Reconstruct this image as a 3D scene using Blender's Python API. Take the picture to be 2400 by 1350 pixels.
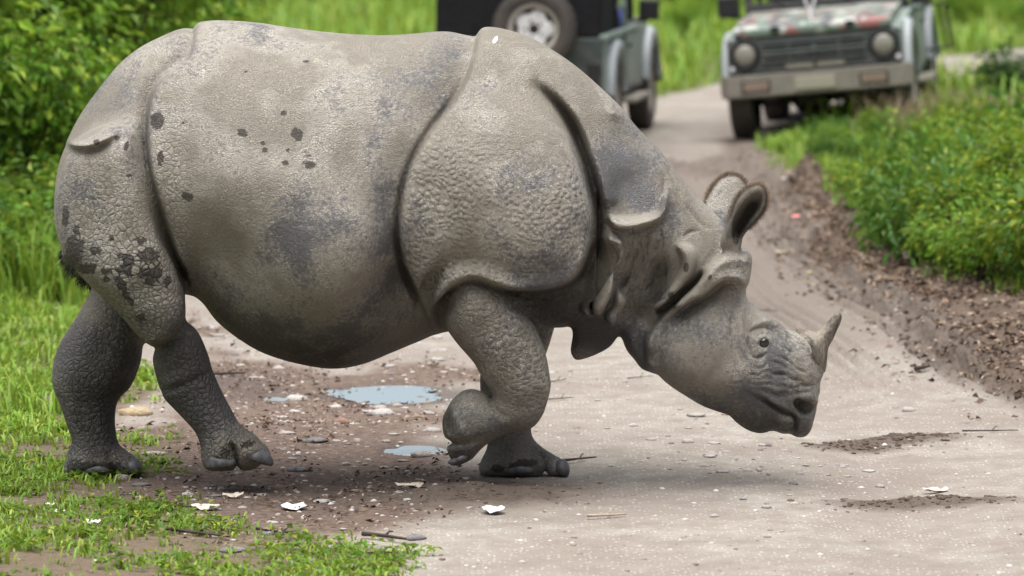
import bpy, bmesh, math, random
import numpy as np
from mathutils import Vector, Matrix, noise as mnoise

# ---------------------------------------------------------------- scene, camera, light
scene = bpy.context.scene
COL = scene.collection
for o in list(bpy.data.objects):
    bpy.data.objects.remove(o, do_unlink=True)

F_PX = 9800.0            # focal length in pixels of a 2400 px wide frame
CAM_Y, CAM_Z = -16.0, 2.44
PITCH = math.atan(1057.0 / F_PX)

cam_data = bpy.data.cameras.new("camera")
cam = bpy.data.objects.new("camera", cam_data)
COL.objects.link(cam)
cam.location = (0.0, CAM_Y, CAM_Z)
cam.rotation_euler = (math.pi / 2 - PITCH, 0, 0)
cam_data.sensor_width = 36.0
cam_data.lens = F_PX / 2400.0 * 36.0
cam_data.clip_start = 0.5
cam_data.clip_end = 3000
cam_data.dof.use_dof = True
cam_data.dof.focus_distance = 15.75
cam_data.dof.aperture_fstop = 3.0
scene.camera = cam

world = bpy.data.worlds.new("World")
scene.world = world
world.use_nodes = True
wn = world.node_tree.nodes
wl = world.node_tree.links
wn.clear()
sky = wn.new("ShaderNodeTexSky")
sky.sky_type = 'NISHITA'
sky.sun_disc = False
SUN_EL, SUN_AZ = math.radians(80), math.radians(-150)    # azimuth from +Y (away from camera) towards +X
sky.sun_elevation = SUN_EL
sky.sun_rotation = SUN_AZ
sky.air_density = 1.0
sky.dust_density = 3.0
sky.ozone_density = 1.0
bg = wn.new("ShaderNodeBackground")
bg.inputs['Strength'].default_value = 0.055
wo = wn.new("ShaderNodeOutputWorld")
hs = wn.new("ShaderNodeHueSaturation")          # thin high cloud: a whiter, duller sky
hs.inputs['Saturation'].default_value = 0.6
wl.new(sky.outputs[0], hs.inputs['Color'])
wl.new(hs.outputs[0], bg.inputs['Color'])
wl.new(bg.outputs[0], wo.inputs['Surface'])

sun_data = bpy.data.lights.new("sun", 'SUN')
sun_data.energy = 3.7
sun_data.angle = math.radians(75)
sun_data.color = (1.0, 0.975, 0.94)
sun = bpy.data.objects.new("sun", sun_data)
COL.objects.link(sun)
sd = Vector((math.sin(SUN_AZ) * math.cos(SUN_EL), math.cos(SUN_AZ) * math.cos(SUN_EL), math.sin(SUN_EL)))
sun.rotation_euler = (-sd).to_track_quat('-Z', 'Y').to_euler()
sun.location = sd * 60

vs = scene.view_settings
vs.view_transform = 'Standard'
vs.look = 'None'
vs.exposure = 0.92
vs.gamma = 1.0
vs.use_curve_mapping = False
scene.cycles.use_denoising = True
scene.cycles.max_bounces = 6
scene.cycles.diffuse_bounces = 3
scene.cycles.glossy_bounces = 3
scene.cycles.transmission_bounces = 4
scene.cycles.transparent_max_bounces = 6
scene.cycles.caustics_reflective = False
scene.cycles.caustics_refractive = False

# ---------------------------------------------------------------- measuring helpers
CP, SP = math.cos(PITCH), math.sin(PITCH)

def ray(u, v):
    a = (u - 1200.0) / F_PX
    b = -(v - 675.0) / F_PX
    return (a, CP + b * SP, -SP + b * CP)      # world direction, depth 1 along the optical axis

def P(u, v, y):
    """world (x, z) seen at photo position (u, v) on the upright plane at depth y"""
    d = ray(u, v)
    t = (y - CAM_Y) / d[1]
    return (d[0] * t, CAM_Z + d[2] * t)

def G(u, v, z=0.0):
    """world (x, y) of the ground seen at photo position (u, v)"""
    d = ray(u, v)
    t = (z - CAM_Z) / d[2]
    return (d[0] * t, CAM_Y + d[1] * t)

def project(x, y, z):
    """photo position of world points (numpy arrays)"""
    dy = y - CAM_Y
    dz = z - CAM_Z
    depth = dy * CP - dz * SP
    up = dy * SP + dz * CP
    return 1200.0 + F_PX * x / depth, 675.0 - F_PX * up / depth

# ---------------------------------------------------------------- object helpers
def tag(o, label=None, cat=None, group=None, kind=None):
    if label: o['label'] = label
    if cat: o['category'] = cat
    if group: o['group'] = group
    if kind: o['kind'] = kind
    return o

def link(o, parent=None):
    COL.objects.link(o)
    if parent is not None:
        o.parent = parent
    return o

def empty(name, loc=(0, 0, 0), rz=0.0, parent=None):
    o = bpy.data.objects.new(name, None)
    o.empty_display_size = 0.2
    o.location = loc
    o.rotation_euler = (0, 0, rz)
    return link(o, parent)

def mesh_obj(name, verts, faces, mat=None, parent=None, smooth=False):
    me = bpy.data.meshes.new(name)
    me.from_pydata([tuple(v) for v in verts], [], [tuple(f) for f in faces])
    me.update()
    if smooth:
        me.polygons.foreach_set('use_smooth', [True] * len(me.polygons))
    if mat is not None:
        me.materials.append(mat)
    return link(bpy.data.objects.new(name, me), parent)

def np_mesh(name, V, Fq, mat=None, smooth=True, extra=()):
    """mesh from numpy arrays: V (n,3), Fq (m,k) faces of k corners"""
    me = bpy.data.meshes.new(name)
    V = np.ascontiguousarray(V, dtype=np.float32)
    Fq = np.ascontiguousarray(Fq, dtype=np.int32)
    m, k = Fq.shape
    me.vertices.add(len(V))
    me.vertices.foreach_set('co', V.ravel())
    ex = np.array([i for f in extra for i in f], dtype=np.int32)
    ln = np.array([len(f) for f in extra], dtype=np.int32)
    me.loops.add(m * k + len(ex))
    me.loops.foreach_set('vertex_index', np.concatenate([Fq.ravel(), ex]))
    me.polygons.add(m + len(ln))
    starts = np.concatenate([np.arange(0, m * k, k, dtype=np.int32), m * k + (np.cumsum(ln) - ln).astype(np.int32)]) if len(ln) else np.arange(0, m * k, k, dtype=np.int32)
    me.polygons.foreach_set('loop_start', starts.astype(np.int32))
    me.polygons.foreach_set('use_smooth', np.full(m + len(ln), smooth, dtype=bool))
    me.update(calc_edges=True)
    me.validate()
    if mat is not None:
        me.materials.append(mat)
    return me

def bm_obj(name, bm, mat=None, parent=None, smooth=False):
    me = bpy.data.meshes.new(name)
    bm.to_mesh(me)
    bm.free()
    if smooth:
        me.polygons.foreach_set('use_smooth', [True] * len(me.polygons))
    if mat is not None:
        me.materials.append(mat)
    return link(bpy.data.objects.new(name, me), parent)

class NT:
    """small wrapper to write node trees briefly"""
    def __init__(self, name):
        self.m = bpy.data.materials.new(name)
        self.m.use_nodes = True
        self.t = self.m.node_tree
        self.t.nodes.clear()
        self.out = self.t.nodes.new('ShaderNodeOutputMaterial')
        self.b = self.t.nodes.new('ShaderNodeBsdfPrincipled')
        self.t.links.new(self.b.outputs[0], self.out.inputs[0])
    def n(self, typ, ins=None, **props):
        nd = self.t.nodes.new(typ)
        for k, v in props.items():
            setattr(nd, k, v)
        for k, v in (ins or {}).items():
            self.set(nd.inputs[k], v)
        return nd
    def set(self, sock, v):
        if isinstance(v, bpy.types.NodeSocket):
            self.t.links.new(v, sock)
        elif isinstance(v, bpy.types.Node):
            self.t.links.new(v.outputs[0], sock)
        else:
            if isinstance(v, (tuple, list)) and len(v) == 3 and sock.type == 'RGBA':
                v = (*v, 1.0)
            sock.default_value = v
    def coord(self, kind='Object'):
        return self.n('ShaderNodeTexCoord').outputs[kind]
    def math(self, op, a, b=None, clamp=False):
        nd = self.n('ShaderNodeMath', operation=op, use_clamp=clamp)
        self.set(nd.inputs[0], a)
        if b is not None: self.set(nd.inputs[1], b)
        return nd.outputs[0]
    def mix(self, f, a, b, blend='MIX'):
        nd = self.n('ShaderNodeMix', data_type='RGBA', blend_type=blend)
        self.set(nd.inputs[0], f); self.set(nd.inputs[6], a); self.set(nd.inputs[7], b)
        return nd.outputs[2]
    def ramp(self, f, stops):
        nd = self.n('ShaderNodeValToRGB')
        el = nd.color_ramp.elements
        while len(el) < len(stops): el.new(0.5)
        for e, (p, c) in zip(el, stops):
            e.position = p
            e.color = (*c, 1.0) if isinstance(c, (tuple, list)) else (c, c, c, 1.0)
        self.set(nd.inputs[0], f)
        return nd.outputs[0]
    def noise(self, vec, scale, detail=4.0, rough=0.55, dist=0.0):
        return self.n('ShaderNodeTexNoise', {'Vector': vec, 'Scale': scale, 'Detail': detail, 'Roughness': rough, 'Distortion': dist}).outputs[0]
    def voro(self, vec, scale, feature='F1', rnd=1.0, out='Distance'):
        return self.n('ShaderNodeTexVoronoi', {'Vector': vec, 'Scale': scale, 'Randomness': rnd}, feature=feature).outputs[out]
    def mapping(self, vec, scale=(1, 1, 1), rot=(0, 0, 0), loc=(0, 0, 0)):
        return self.n('ShaderNodeMapping', {'Vector': vec, 'Scale': scale, 'Rotation': rot, 'Location': loc}).outputs[0]
    def bump(self, height, strength, dist, normal=None):
        ins = {'Height': height, 'Strength': strength, 'Distance': dist}
        if normal is not None: ins['Normal'] = normal
        return self.n('ShaderNodeBump', ins).outputs[0]
    def done(self, color=None, rough=None, normal=None, spec=None, metal=None, **kw):
        if color is not None: self.set(self.b.inputs['Base Color'], color)
        if rough is not None: self.set(self.b.inputs['Roughness'], rough)
        if normal is not None: self.set(self.b.inputs['Normal'], normal)
        if spec is not None: self.set(self.b.inputs['Specular IOR Level'], spec)
        if metal is not None: self.set(self.b.inputs['Metallic'], metal)
        for k, v in kw.items(): self.set(self.b.inputs[k], v)
        return self.m

def plain(name, color, rough=0.6, metal=0.0, var=0.15, scale=12.0, spec=0.5):
    """paint, rubber and the like: a base colour with slight mottling"""
    t = NT(name)
    n1 = t.noise(t.coord(), scale, 5.0, 0.6)
    c = t.mix(t.ramp(n1, [(0.3, 0.0), (0.7, 1.0)]), tuple(x * (1 - var) for x in color), tuple(min(1, x * (1 + var)) for x in color))
    return t.done(c, rough, metal=metal, spec=spec)

def catmull(pts, closed=False, n=6):
    pts = np.asarray(pts, dtype=float)
    N = len(pts)
    out = []
    rng = range(N) if closed else range(N - 1)
    for i in rng:
        if closed:
            p0, p1, p2, p3 = pts[(i - 1) % N], pts[i], pts[(i + 1) % N], pts[(i + 2) % N]
        else:
            p0, p1, p2, p3 = pts[max(i - 1, 0)], pts[i], pts[i + 1], pts[min(i + 2, N - 1)]
        for k in range(n):
            t = k / n
            out.append(0.5 * ((2 * p1) + (-p0 + p2) * t + (2 * p0 - 5 * p1 + 4 * p2 - p3) * t * t + (-p0 + 3 * p1 - 3 * p2 + p3) * t ** 3))
    if not closed:
        out.append(pts[-1])
    return np.array(out)

def unit(v):
    return v / np.maximum(np.linalg.norm(v, axis=-1, keepdims=True), 1e-9)

# ================================================================ GROUND
def vnoise(x, y, seed=0):
    """smooth value noise, -1..1, for numpy arrays"""
    xi = np.floor(x).astype(np.int64); yi = np.floor(y).astype(np.int64)
    xf = x - xi; yf = y - yi
    xf = xf * xf * (3 - 2 * xf); yf = yf * yf * (3 - 2 * yf)
    def h(a, b):
        n = (a * 374761393 + b * 668265263 + seed * 974634777) & 0xffffffff
        n = ((n ^ (n >> 13)) * 1274126177) & 0xffffffff
        return ((n ^ (n >> 16)) & 0xffff) / 32767.5 - 1.0
    return (h(xi, yi) * (1 - xf) * (1 - yf) + h(xi + 1, yi) * xf * (1 - yf) + h(xi, yi + 1) * (1 - xf) * yf + h(xi + 1, yi + 1) * xf * yf)

def fbm(x, y, scale, octs=4, seed=0):
    r = 0.0; a = 1.0; t = 0.0
    for o in range(octs):
        r = r + a * vnoise(x * scale, y * scale, seed + o * 17); t += a
        a *= 0.5; scale *= 2.03
    return r / t

def sstep(a, b, x):
    t = np.clip((x - a) / (b - a), 0, 1)
    return t * t * (3 - 2 * t)

def poly_sdf2(poly, U, V):
    p = np.array(poly, float)
    d2 = np.full(U.shape, 1e18); inside = np.zeros(U.shape, bool)
    for i in range(len(p)):
        a, b = p[i], p[(i + 1) % len(p)]
        e = b - a; L = e @ e + 1e-9
        t = np.clip(((U - a[0]) * e[0] + (V - a[1]) * e[1]) / L, 0, 1)
        d2 = np.minimum(d2, (U - a[0] - t * e[0]) ** 2 + (V - a[1] - t * e[1]) ** 2)
        if a[1] != b[1]:
            inside ^= ((a[1] > V) != (b[1] > V)) & (U < e[0] * (V - a[1]) / e[1] + a[0])
    d = np.sqrt(d2)
    return np.where(inside, d, -d)

def gpoly(pts):
    """ground polygon from photo positions (or world x, y given as a 3-tuple)"""
    return [G(*p) if len(p) == 2 else p[:2] for p in pts]

# the track: a dirt road running away from the viewer, then bending right
ROAD = [(0.1, -30), (0.1, 0), (0.15, 6), (0.3, 11), (0.75, 16), (1.7, 20), (3.2, 24.2), (5.3, 28.4), (8.6, 33.0), (14, 38), (22, 43)]
RC = catmull(ROAD, False, 8)
def road_dist(x, y):
    best = np.full(x.shape, 1e9)
    for a, b in zip(RC[:-1], RC[1:]):
        e = b - a; L = e @ e
        t = np.clip(((x - a[0]) * e[0] + (y - a[1]) * e[1]) / L, 0, 1)
        best = np.minimum(best, np.hypot(x - a[0] - t * e[0], y - a[1] - t * e[1]))
    return best

EDGE_Y = [-6, -3, 0, 2.0, 3.2, 5.3, 6.5, 9, 12, 15, 17]
EDGE_X = [3.6, 3.0, 2.55, 2.22, 1.98, 1.95, 1.80, 1.72, 1.80, 1.65, 1.75]
def right_edge(y): return np.interp(y, EDGE_Y, EDGE_X)

# pools: (x, y, half length, half depth)
PUDDLES = [(*G(925, 914), 0.21, 0.26), (*G(975, 1044), 0.10, 0.12), (*G(650, 925), 0.06, 0.06)]
GRASS_POLY = gpoly([(-900, 690), (0, 705), (120, 715), (165, 735), (215, 790), (330, 860), (372, 930), (330, 985), (270, 1005), (410, 1055), (330, 1100), (190, 1125), (330, 1175), (430, 1215), (700, 1232), (940, 1268), (1060, 1330), (950, 1450), (300, 1700), (-1500, 1700), (-2500, 1100)])
BANK_POLY = gpoly([(1770, 372), (1830, 330), (1940, 285), (2060, 245), (2200, 218), (2400, 196), (3000, 205), (3300, 500), (3000, 950), (2600, 850), (2400, 760), (2290, 725), (2200, 700), (2100, 650), (2020, 580), (1950, 490), (1880, 440), (1800, 410)])
LITTER_POLY = gpoly([(1850, 455), (1960, 480), (2030, 570), (2110, 645), (2220, 690), (2400, 730), (2800, 830), (2800, 960), (2400, 930), (2300, 885), (2180, 790), (2140, 730), (2020, 680), (1945, 640), (1890, 560)])
LITTER2 = gpoly([(-200, 640), (80, 630), (210, 640), (235, 690), (180, 730), (60, 720), (-200, 735)])
DAMP_POLY = gpoly([(440, 730), (620, 840), (820, 862), (900, 845), (1050, 830), (1120, 880), (1110, 960), (1050, 1050), (1090, 1120), (1020, 1240), (760, 1300), (420, 1290), (330, 1150), (330, 1010), (400, 950), (470, 930), (450, 840)])
MOUNDS = [(*G(1120, 1160), 0.36, 0.24, 0.055), (*G(2165, 1175), 0.30, 0.10, 0.05), (*G(2000, 1040), 0.16, 0.10, 0.05), (*G(2110, 1025), 0.22, 0.12, 0.03), (*G(1905, 478), 0.22, 0.5, 0.16), (*G(1830, 470), 0.3, 0.4, 0.07), (*G(1640, 395), 0.5, 0.6, 0.10), (*G(1990, 560), 0.16, 0.45, 0.14)]

def masks(x, y):
    rd = road_dist(x, y)
    wob = fbm(x, y, 1.3, 4, 3) * 0.35
    grass = sstep(-0.10, 0.22, poly_sdf2(GRASS_POLY, x, y) + wob * 0.8)
    bank = sstep(-0.15, 0.25, poly_sdf2(BANK_POLY, x, y) + wob * 0.5)
    lit = sstep(-0.15, 0.15, poly_sdf2(LITTER_POLY, x, y) + wob * 0.5)
    lit = np.maximum(lit, sstep(-0.15, 0.15, poly_sdf2(LITTER2, x, y) + wob * 0.5))
    damp = sstep(-0.25, 0.30, poly_sdf2(DAMP_POLY, x, y) + wob * 1.6)
    hw = np.interp(y, [-5, 14, 17, 22, 40], [2.6, 2.3, 1.9, 1.35, 1.7])
    verge = sstep(-0.15, 0.35, rd - hw + wob * 0.8) * (y > 12)
    verge = np.maximum(verge, sstep(2.1, 2.8, rd + wob) * (y > 5.5) * (x < 0))
    green = np.maximum(np.maximum(grass, bank), verge)
    return rd, grass, bank, lit, damp, green

def tyre_x(y):           # centre line of the tyre marks along the right side
    return np.interp(y, [1.5, 3, 4.2, 5.3, 6.3, 8.9, 12, 15], [1.95, 1.80, 1.72, 1.66, 1.52, 1.36, 1.38, 1.30])

def height(x, y, fine=True):
    re = right_edge(y)
    z = 0.012 * fbm(x, y, 0.9, 3, 11)
    inb = (y > -8) & (y < 19)
    fadey = sstep(-4, 1.5, y) * (1 - sstep(15, 18.5, y))
    # berm and bank beyond the right edge
    er = x - re + 0.16 * fbm(x, y, 2.6, 4, 15)
    b = sstep(0.0, 0.10, er) * (0.065 + 0.05 * fbm(x, y, 2.2, 3, 5)) + sstep(0.05, 0.5, er) * 0.05 + sstep(0.3, 1.9, x - re) * 0.16
    z = z + b * fadey
    z = z + 0.055 * np.exp(-((x - re - 0.10) / 0.13) ** 2) * (0.6 + 0.8 * fbm(x, y, 3.5, 3, 8)) * fadey
    # the road bends up slightly to the right where the second jeep stands
    z = z + 0.14 * sstep(2.1, 3.4, x) * sstep(16, 18, y) * (1 - sstep(21, 25, y))
    # wheel ruts: shallow lengthwise troughs
    for cx, dpt in ((-0.85, 0.018), (1.35, 0.03)):
        z = z - dpt * np.exp(-((x - cx - 0.15 * fbm(y * 0 + 3.0, y, 0.3, 2, 9)) / 0.28) ** 2) * (y > -3) * (y < 16)
    # tyre marks
    if fine:
        tx = tyre_x(y)
        for o0 in (-0.20, 0.30):
            q = x - tx - o0
            w = np.exp(-(q / 0.17) ** 4) * sstep(1.6, 3.5, y) * (1 - sstep(11, 14.5, y))
            z = z + w * (0.032 * np.cos(q * 2 * math.pi / 0.085 + 0.3 * np.sin(y * 3)) - 0.020) * (0.7 + 0.4 * fbm(x, y, 1.2, 2, 21))
        z = z + 0.0055 * fbm(x, y, 9.0, 3, 31)
    for mx, my, a, c, h in MOUNDS:
        q = ((x - mx) / a) ** 2 + ((y - my) / c) ** 2
        z = z + h * np.exp(-q) * (0.75 + 0.7 * fbm(x, y, 7.0, 3, 41))
    for px_, py_, a, c in PUDDLES:
        q = ((x - px_) / (a * 1.25)) ** 2 + ((y - py_) / (c * 1.25)) ** 2
        z = z - 0.045 * np.exp(-q ** 1.5) - z * np.exp(-q ** 2) * 0.8
    # rolling land far off
    z = z + sstep(26, 70, y) * 0.5 * (1 + fbm(x, y, 0.03, 2, 51)) + 0.10 * sstep(6, 30, np.abs(x)) * fbm(x, y, 0.15, 2, 52)
    return z

def axis(parts):
    out = []
    for a, b, s in parts:
        n = max(1, int(round((b - a) / s)))
        out += list(np.linspace(a, b, n, endpoint=False))
    return np.array(out + [parts[-1][1]])

axx = axis([(-400, -60, 34), (-60, -12, 4), (-12, -4, 0.4), (-4, -2.4, 0.06), (-2.4, 3.2, 0.018), (3.2, 6, 0.07), (6, 12, 0.4), (12, 60, 4), (60, 400, 34)])
axy = axis([(-60, -16, 4), (-16, -3, 0.4), (-3, 4, 0.027), (4, 10, 0.04), (10, 20, 0.08), (20, 40, 0.4), (40, 90, 2.5), (90, 1000, 65)])
GXm, GYm = np.meshgrid(axx, axy, indexing='ij')
GZm = height(GXm, GYm)
nx_, ny_ = GXm.shape
gv = np.stack([GXm.ravel(), GYm.ravel(), GZm.ravel()], 1)
ii, jj = np.meshgrid(np.arange(nx_ - 1), np.arange(ny_ - 1), indexing='ij')
a_ = (ii * ny_ + jj).ravel()
gf = np.stack([a_, a_ + ny_, a_ + ny_ + 1, a_ + 1], 1)

def ground_material():
    t = NT("track_earth")
    co = t.coord()
    A = t.n('ShaderNodeAttribute', attribute_name='earth')
    B = t.n('ShaderNodeAttribute', attribute_name='earth_b')
    sA = t.n('ShaderNodeSeparateColor', {0: A.outputs['Color']})
    sB = t.n('ShaderNodeSeparateColor', {0: B.outputs['Color']})
    green, damp, litter = sA.outputs[0], sA.outputs[1], sA.outputs[2]
    wet, tone, berm = sB.outputs[0], sB.outputs[1], sB.outputs[2]
    n1 = t.noise(co, 6.0, 5.0, 0.62)
    n0 = t.noise(co, 1.1, 5.0, 0.6, 0.5)
    n2 = t.noise(co, 34.0, 4.0, 0.6)
    n3 = t.noise(co, 120.0, 2.0, 0.6)
    dust = t.mix(t.ramp(n1, [(0.32, 0.0), (0.68, 1.0)]), (0.235, 0.208, 0.176), (0.375, 0.346, 0.305))
    dust = t.mix(t.math('MULTIPLY', t.ramp(n2, [(0.35, 0.0), (0.7, 1.0)]), 0.35), dust, (0.22, 0.17, 0.14))
    dust = t.mix(t.ramp(n0, [(0.40, 0.0), (0.62, 0.85)]), dust, t.mix(n2, (0.165, 0.130, 0.105), (0.31, 0.265, 0.230)))
    # pale chips pressed into the surface
    ch = t.voro(t.mapping(co, (1.0, 0.7, 1.0)), 55.0, 'F1')
    chc = t.voro(t.mapping(co, (1.0, 0.7, 1.0)), 55.0, 'F1', out='Color')
    sel = t.math('MULTIPLY', t.ramp(ch, [(0.28, 1.0), (0.36, 0.0)]), t.ramp(t.n('ShaderNodeSeparateColor', {0: chc}).outputs[0], [(0.48, 0.0), (0.52, 1.0)]))
    sel = t.math('MULTIPLY', sel, t.ramp(n1, [(0.36, 0.0), (0.52, 1.0)]))
    col = t.mix(t.math('MULTIPLY', sel, 0.6), dust, (0.60, 0.56, 0.53))
    soil = t.mix(t.ramp(n2, [(0.3, 0.0), (0.7, 1.0)]), (0.085, 0.058, 0.045), (0.21, 0.150, 0.118))
    ds = t.ramp(t.math('ADD', damp, t.math('MULTIPLY', t.math('SUBTRACT', t.math('ADD', n1, n2), 1.0), 1.0)), [(0.30, 0.0), (0.85, 1.0)])
    col = t.mix(ds, col, soil)
    bs = t.ramp(t.math('ADD', berm, t.math('MULTIPLY', t.math('SUBTRACT', n1, 0.5), 0.9)), [(0.25, 0.0), (0.75, 1.0)])
    col = t.mix(bs, col, t.mix(n2, (0.062, 0.046, 0.036), (0.165, 0.128, 0.102)))
    ts = t.ramp(t.math('ADD', tone, t.math('MULTIPLY', t.math('SUBTRACT', n1, 0.5), 0.8)), [(0.2, 0.0), (0.9, 0.85)])
    col = t.mix(ts, col, t.mix(n2, (0.105, 0.082, 0.066), (0.215, 0.178, 0.150)))
    ls = t.ramp(t.math('ADD', litter, t.math('MULTIPLY', t.math('SUBTRACT', n2, 0.5), 0.8)), [(0.3, 0.0), (0.7, 1.0)])
    col = t.mix(ls, col, t.mix(n2, (0.060, 0.042, 0.031), (0.155, 0.110, 0.082)))
    far = t.ramp(t.math('MULTIPLY', t.n('ShaderNodeSeparateXYZ', {0: co}).outputs[1], 0.05), [(0.2, 0.0), (0.7, 1.0)])
    gs = t.ramp(t.math('ADD', green, t.math('MULTIPLY', t.math('SUBTRACT', n2, 0.5), 0.7)), [(0.35, 0.0), (0.75, 1.0)])
    col = t.mix(gs, col, t.mix(far, t.mix(n2, (0.085, 0.062, 0.040), (0.20, 0.150, 0.105)), t.mix(n1, (0.065, 0.085, 0.022), (0.13, 0.16, 0.035))))
    # wet mud round the pools is dark
    col = t.mix(t.math('MULTIPLY', wet, 0.65), col, (0.06, 0.045, 0.038))
    ro = t.math('SUBTRACT', 0.92, t.math('MULTIPLY', t.math('MULTIPLY', wet, t.ramp(n1, [(0.35, 0.2), (0.6, 1.0)])), 0.62))
    h = t.math('ADD', t.math('MULTIPLY', n2, 0.016), t.math('MULTIPLY', n3, 0.008))
    h = t.math('ADD', h, t.math('MULTIPLY', sel, 0.005))
    h = t.math('ADD', h, t.math('MULTIPLY', n1, 0.02))
    return t.done(col, ro, t.bump(h, 0.9, 1.0), spec=0.4)

M_GROUND = ground_material()
g_me = np_mesh("ground", gv, gf, M_GROUND)
ground = link(bpy.data.objects.new("ground", g_me))
tag(ground, kind="structure")
fx, fy_ = gv[:, 0], gv[:, 1]
rd_, m_gr, m_bk, m_li, m_da, m_green = masks(fx, fy_)
wet = np.zeros(len(fx))
for px_, py_, a, c in PUDDLES:
    q = np.sqrt(((fx - px_) / a) ** 2 + ((fy_ - py_) / c) ** 2)
    wet = np.maximum(wet, 1 - sstep(1.0, 2.1, q + 0.5 * fbm(fx, fy_, 3.0, 3, 61)))
wl_ = G(560, 905); q = np.sqrt(((fx - wl_[0]) / 0.30) ** 2 + ((fy_ - wl_[1]) / 0.5) ** 2)
wet = np.maximum(wet, 0.75 * (1 - sstep(0.6, 1.6, q + 0.6 * fbm(fx, fy_, 3.0, 3, 62))))
re_ = right_edge(fy_)
tq = fx - tyre_x(fy_)
lines = sum(np.exp(-((tq - o0) / 0.17) ** 4) * np.clip(-np.cos((tq - o0) * 2 * math.pi / 0.085 + 0.3 * np.sin(fy_ * 3)), 0, 1) for o0 in (-0.20, 0.30))  # groove bottoms darkened: tread shade put into the moist soil colour
tyre = (0.85 * np.exp(-((fx - tyre_x(fy_) - 0.05) / 0.78) ** 4) + 0.75 * lines * (0.6 + 0.6 * fbm(fx, fy_, 1.5, 3, 22))) * sstep(1.5, 6.5, fy_) * (1 - sstep(15, 18, fy_))
berm = np.exp(-((fx - re_ - 0.12) / 0.22) ** 2) * (fy_ > -6) * (fy_ < 18)
for mx, my, a, c, h_ in MOUNDS:
    berm = np.maximum(berm, 1.25 * np.exp(-(((fx - mx) / (a * 1.2)) ** 2 + ((fy_ - my) / (c * 1.2)) ** 2)))
for nm, arr in (('earth', (m_green, m_da, m_li)), ('earth_b', (wet, tyre, berm))):
    at = g_me.attributes.new(nm, 'FLOAT_COLOR', 'POINT')
    at.data.foreach_set('color', np.stack([*arr, np.ones(len(fx))], 1).astype(np.float32).ravel())

# ---- pools of rain water
def puddle(px_, py_, a, c, seed, name="puddle"):
    n = 64; verts = [(px_, py_, -0.021)]
    for k in range(n):
        th = 2 * math.pi * k / n
        r = 1.0 + 0.55 * mnoise.noise(Vector((math.cos(th) * 1.4 + seed, math.sin(th) * 1.4, seed))) + 0.32 * mnoise.noise(Vector((math.cos(th) * 4 + seed, math.sin(th) * 4, 3.0)))
        verts.append((px_ + a * 1.25 * r * math.cos(th), py_ + c * 1.25 * r * math.sin(th), -0.021))
    faces = [(0, 1 + k, 1 + (k + 1) % n) for k in range(n)]
    o = mesh_obj(name, verts, faces, M_WATER)
    tag(o, kind="structure")
t_ = NT("pool_water")
M_WATER = t_.done((0.27, 0.33, 0.36), 0.03, t_.bump(t_.noise(t_.coord(), 14.0, 2.0), 0.06, 0.01), spec=0.9)  # pale blue base adds sky reflection to the water's own colour
for k, pd in enumerate(PUDDLES):
    puddle(*pd, seed=k * 5.3)
print("ground verts", len(gv))
# ================================================================ JEEPS
def box(bm, x0, x1, y0, y1, z0, z1, bev=0.0):
    vs_ = [bm.verts.new(c) for c in ((x0,y0,z0),(x1,y0,z0),(x1,y1,z0),(x0,y1,z0),(x0,y0,z1),(x1,y0,z1),(x1,y1,z1),(x0,y1,z1))]
    fs = [bm.faces.new([vs_[i] for i in f]) for f in ((3,2,1,0),(4,5,6,7),(0,1,5,4),(1,2,6,5),(2,3,7,6),(3,0,4,7))]
    if bev > 0:
        es = list({e for f in fs for e in f.edges})
        bmesh.ops.bevel(bm, geom=es, offset=bev, segments=2, affect='EDGES', profile=0.5)

def prism(bm, prof, x0, x1, bev=0.0):
    """side profile [(y, z)] extruded across the width"""
    a = [bm.verts.new((x0, y, z)) for y, z in prof]; b = [bm.verts.new((x1, y, z)) for y, z in prof]
    n = len(prof)
    fs = [bm.faces.new(a), bm.faces.new(b[::-1])]
    for i in range(n):
        fs.append(bm.faces.new((a[i], b[i], b[(i + 1) % n], a[(i + 1) % n])))
    bmesh.ops.recalc_face_normals(bm, faces=fs)
    if bev > 0:
        es = list({e for f in fs for e in f.edges})
        bmesh.ops.bevel(bm, geom=es, offset=bev, segments=2, affect='EDGES', profile=0.5)

def lathe_x(bm, prof, seg=32, c=(0, 0, 0), caps=True):
    """profile [(x, r)] turned about the x axis through c"""
    rings = []
    for x, r in prof:
        rings.append([bm.verts.new((c[0] + x, c[1] + r * math.cos(2 * math.pi * k / seg), c[2] + r * math.sin(2 * math.pi * k / seg))) for k in range(seg)])
    for a, b in zip(rings[:-1], rings[1:]):
        for k in range(seg):
            bm.faces.new((a[k], a[(k + 1) % seg], b[(k + 1) % seg], b[k]))
    if caps and prof[0][1] > 1e-4: bm.faces.new(rings[0][::-1])
    if caps and prof[-1][1] > 1e-4: bm.faces.new(rings[-1])
    bmesh.ops.recalc_face_normals(bm, faces=bm.faces)

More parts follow.
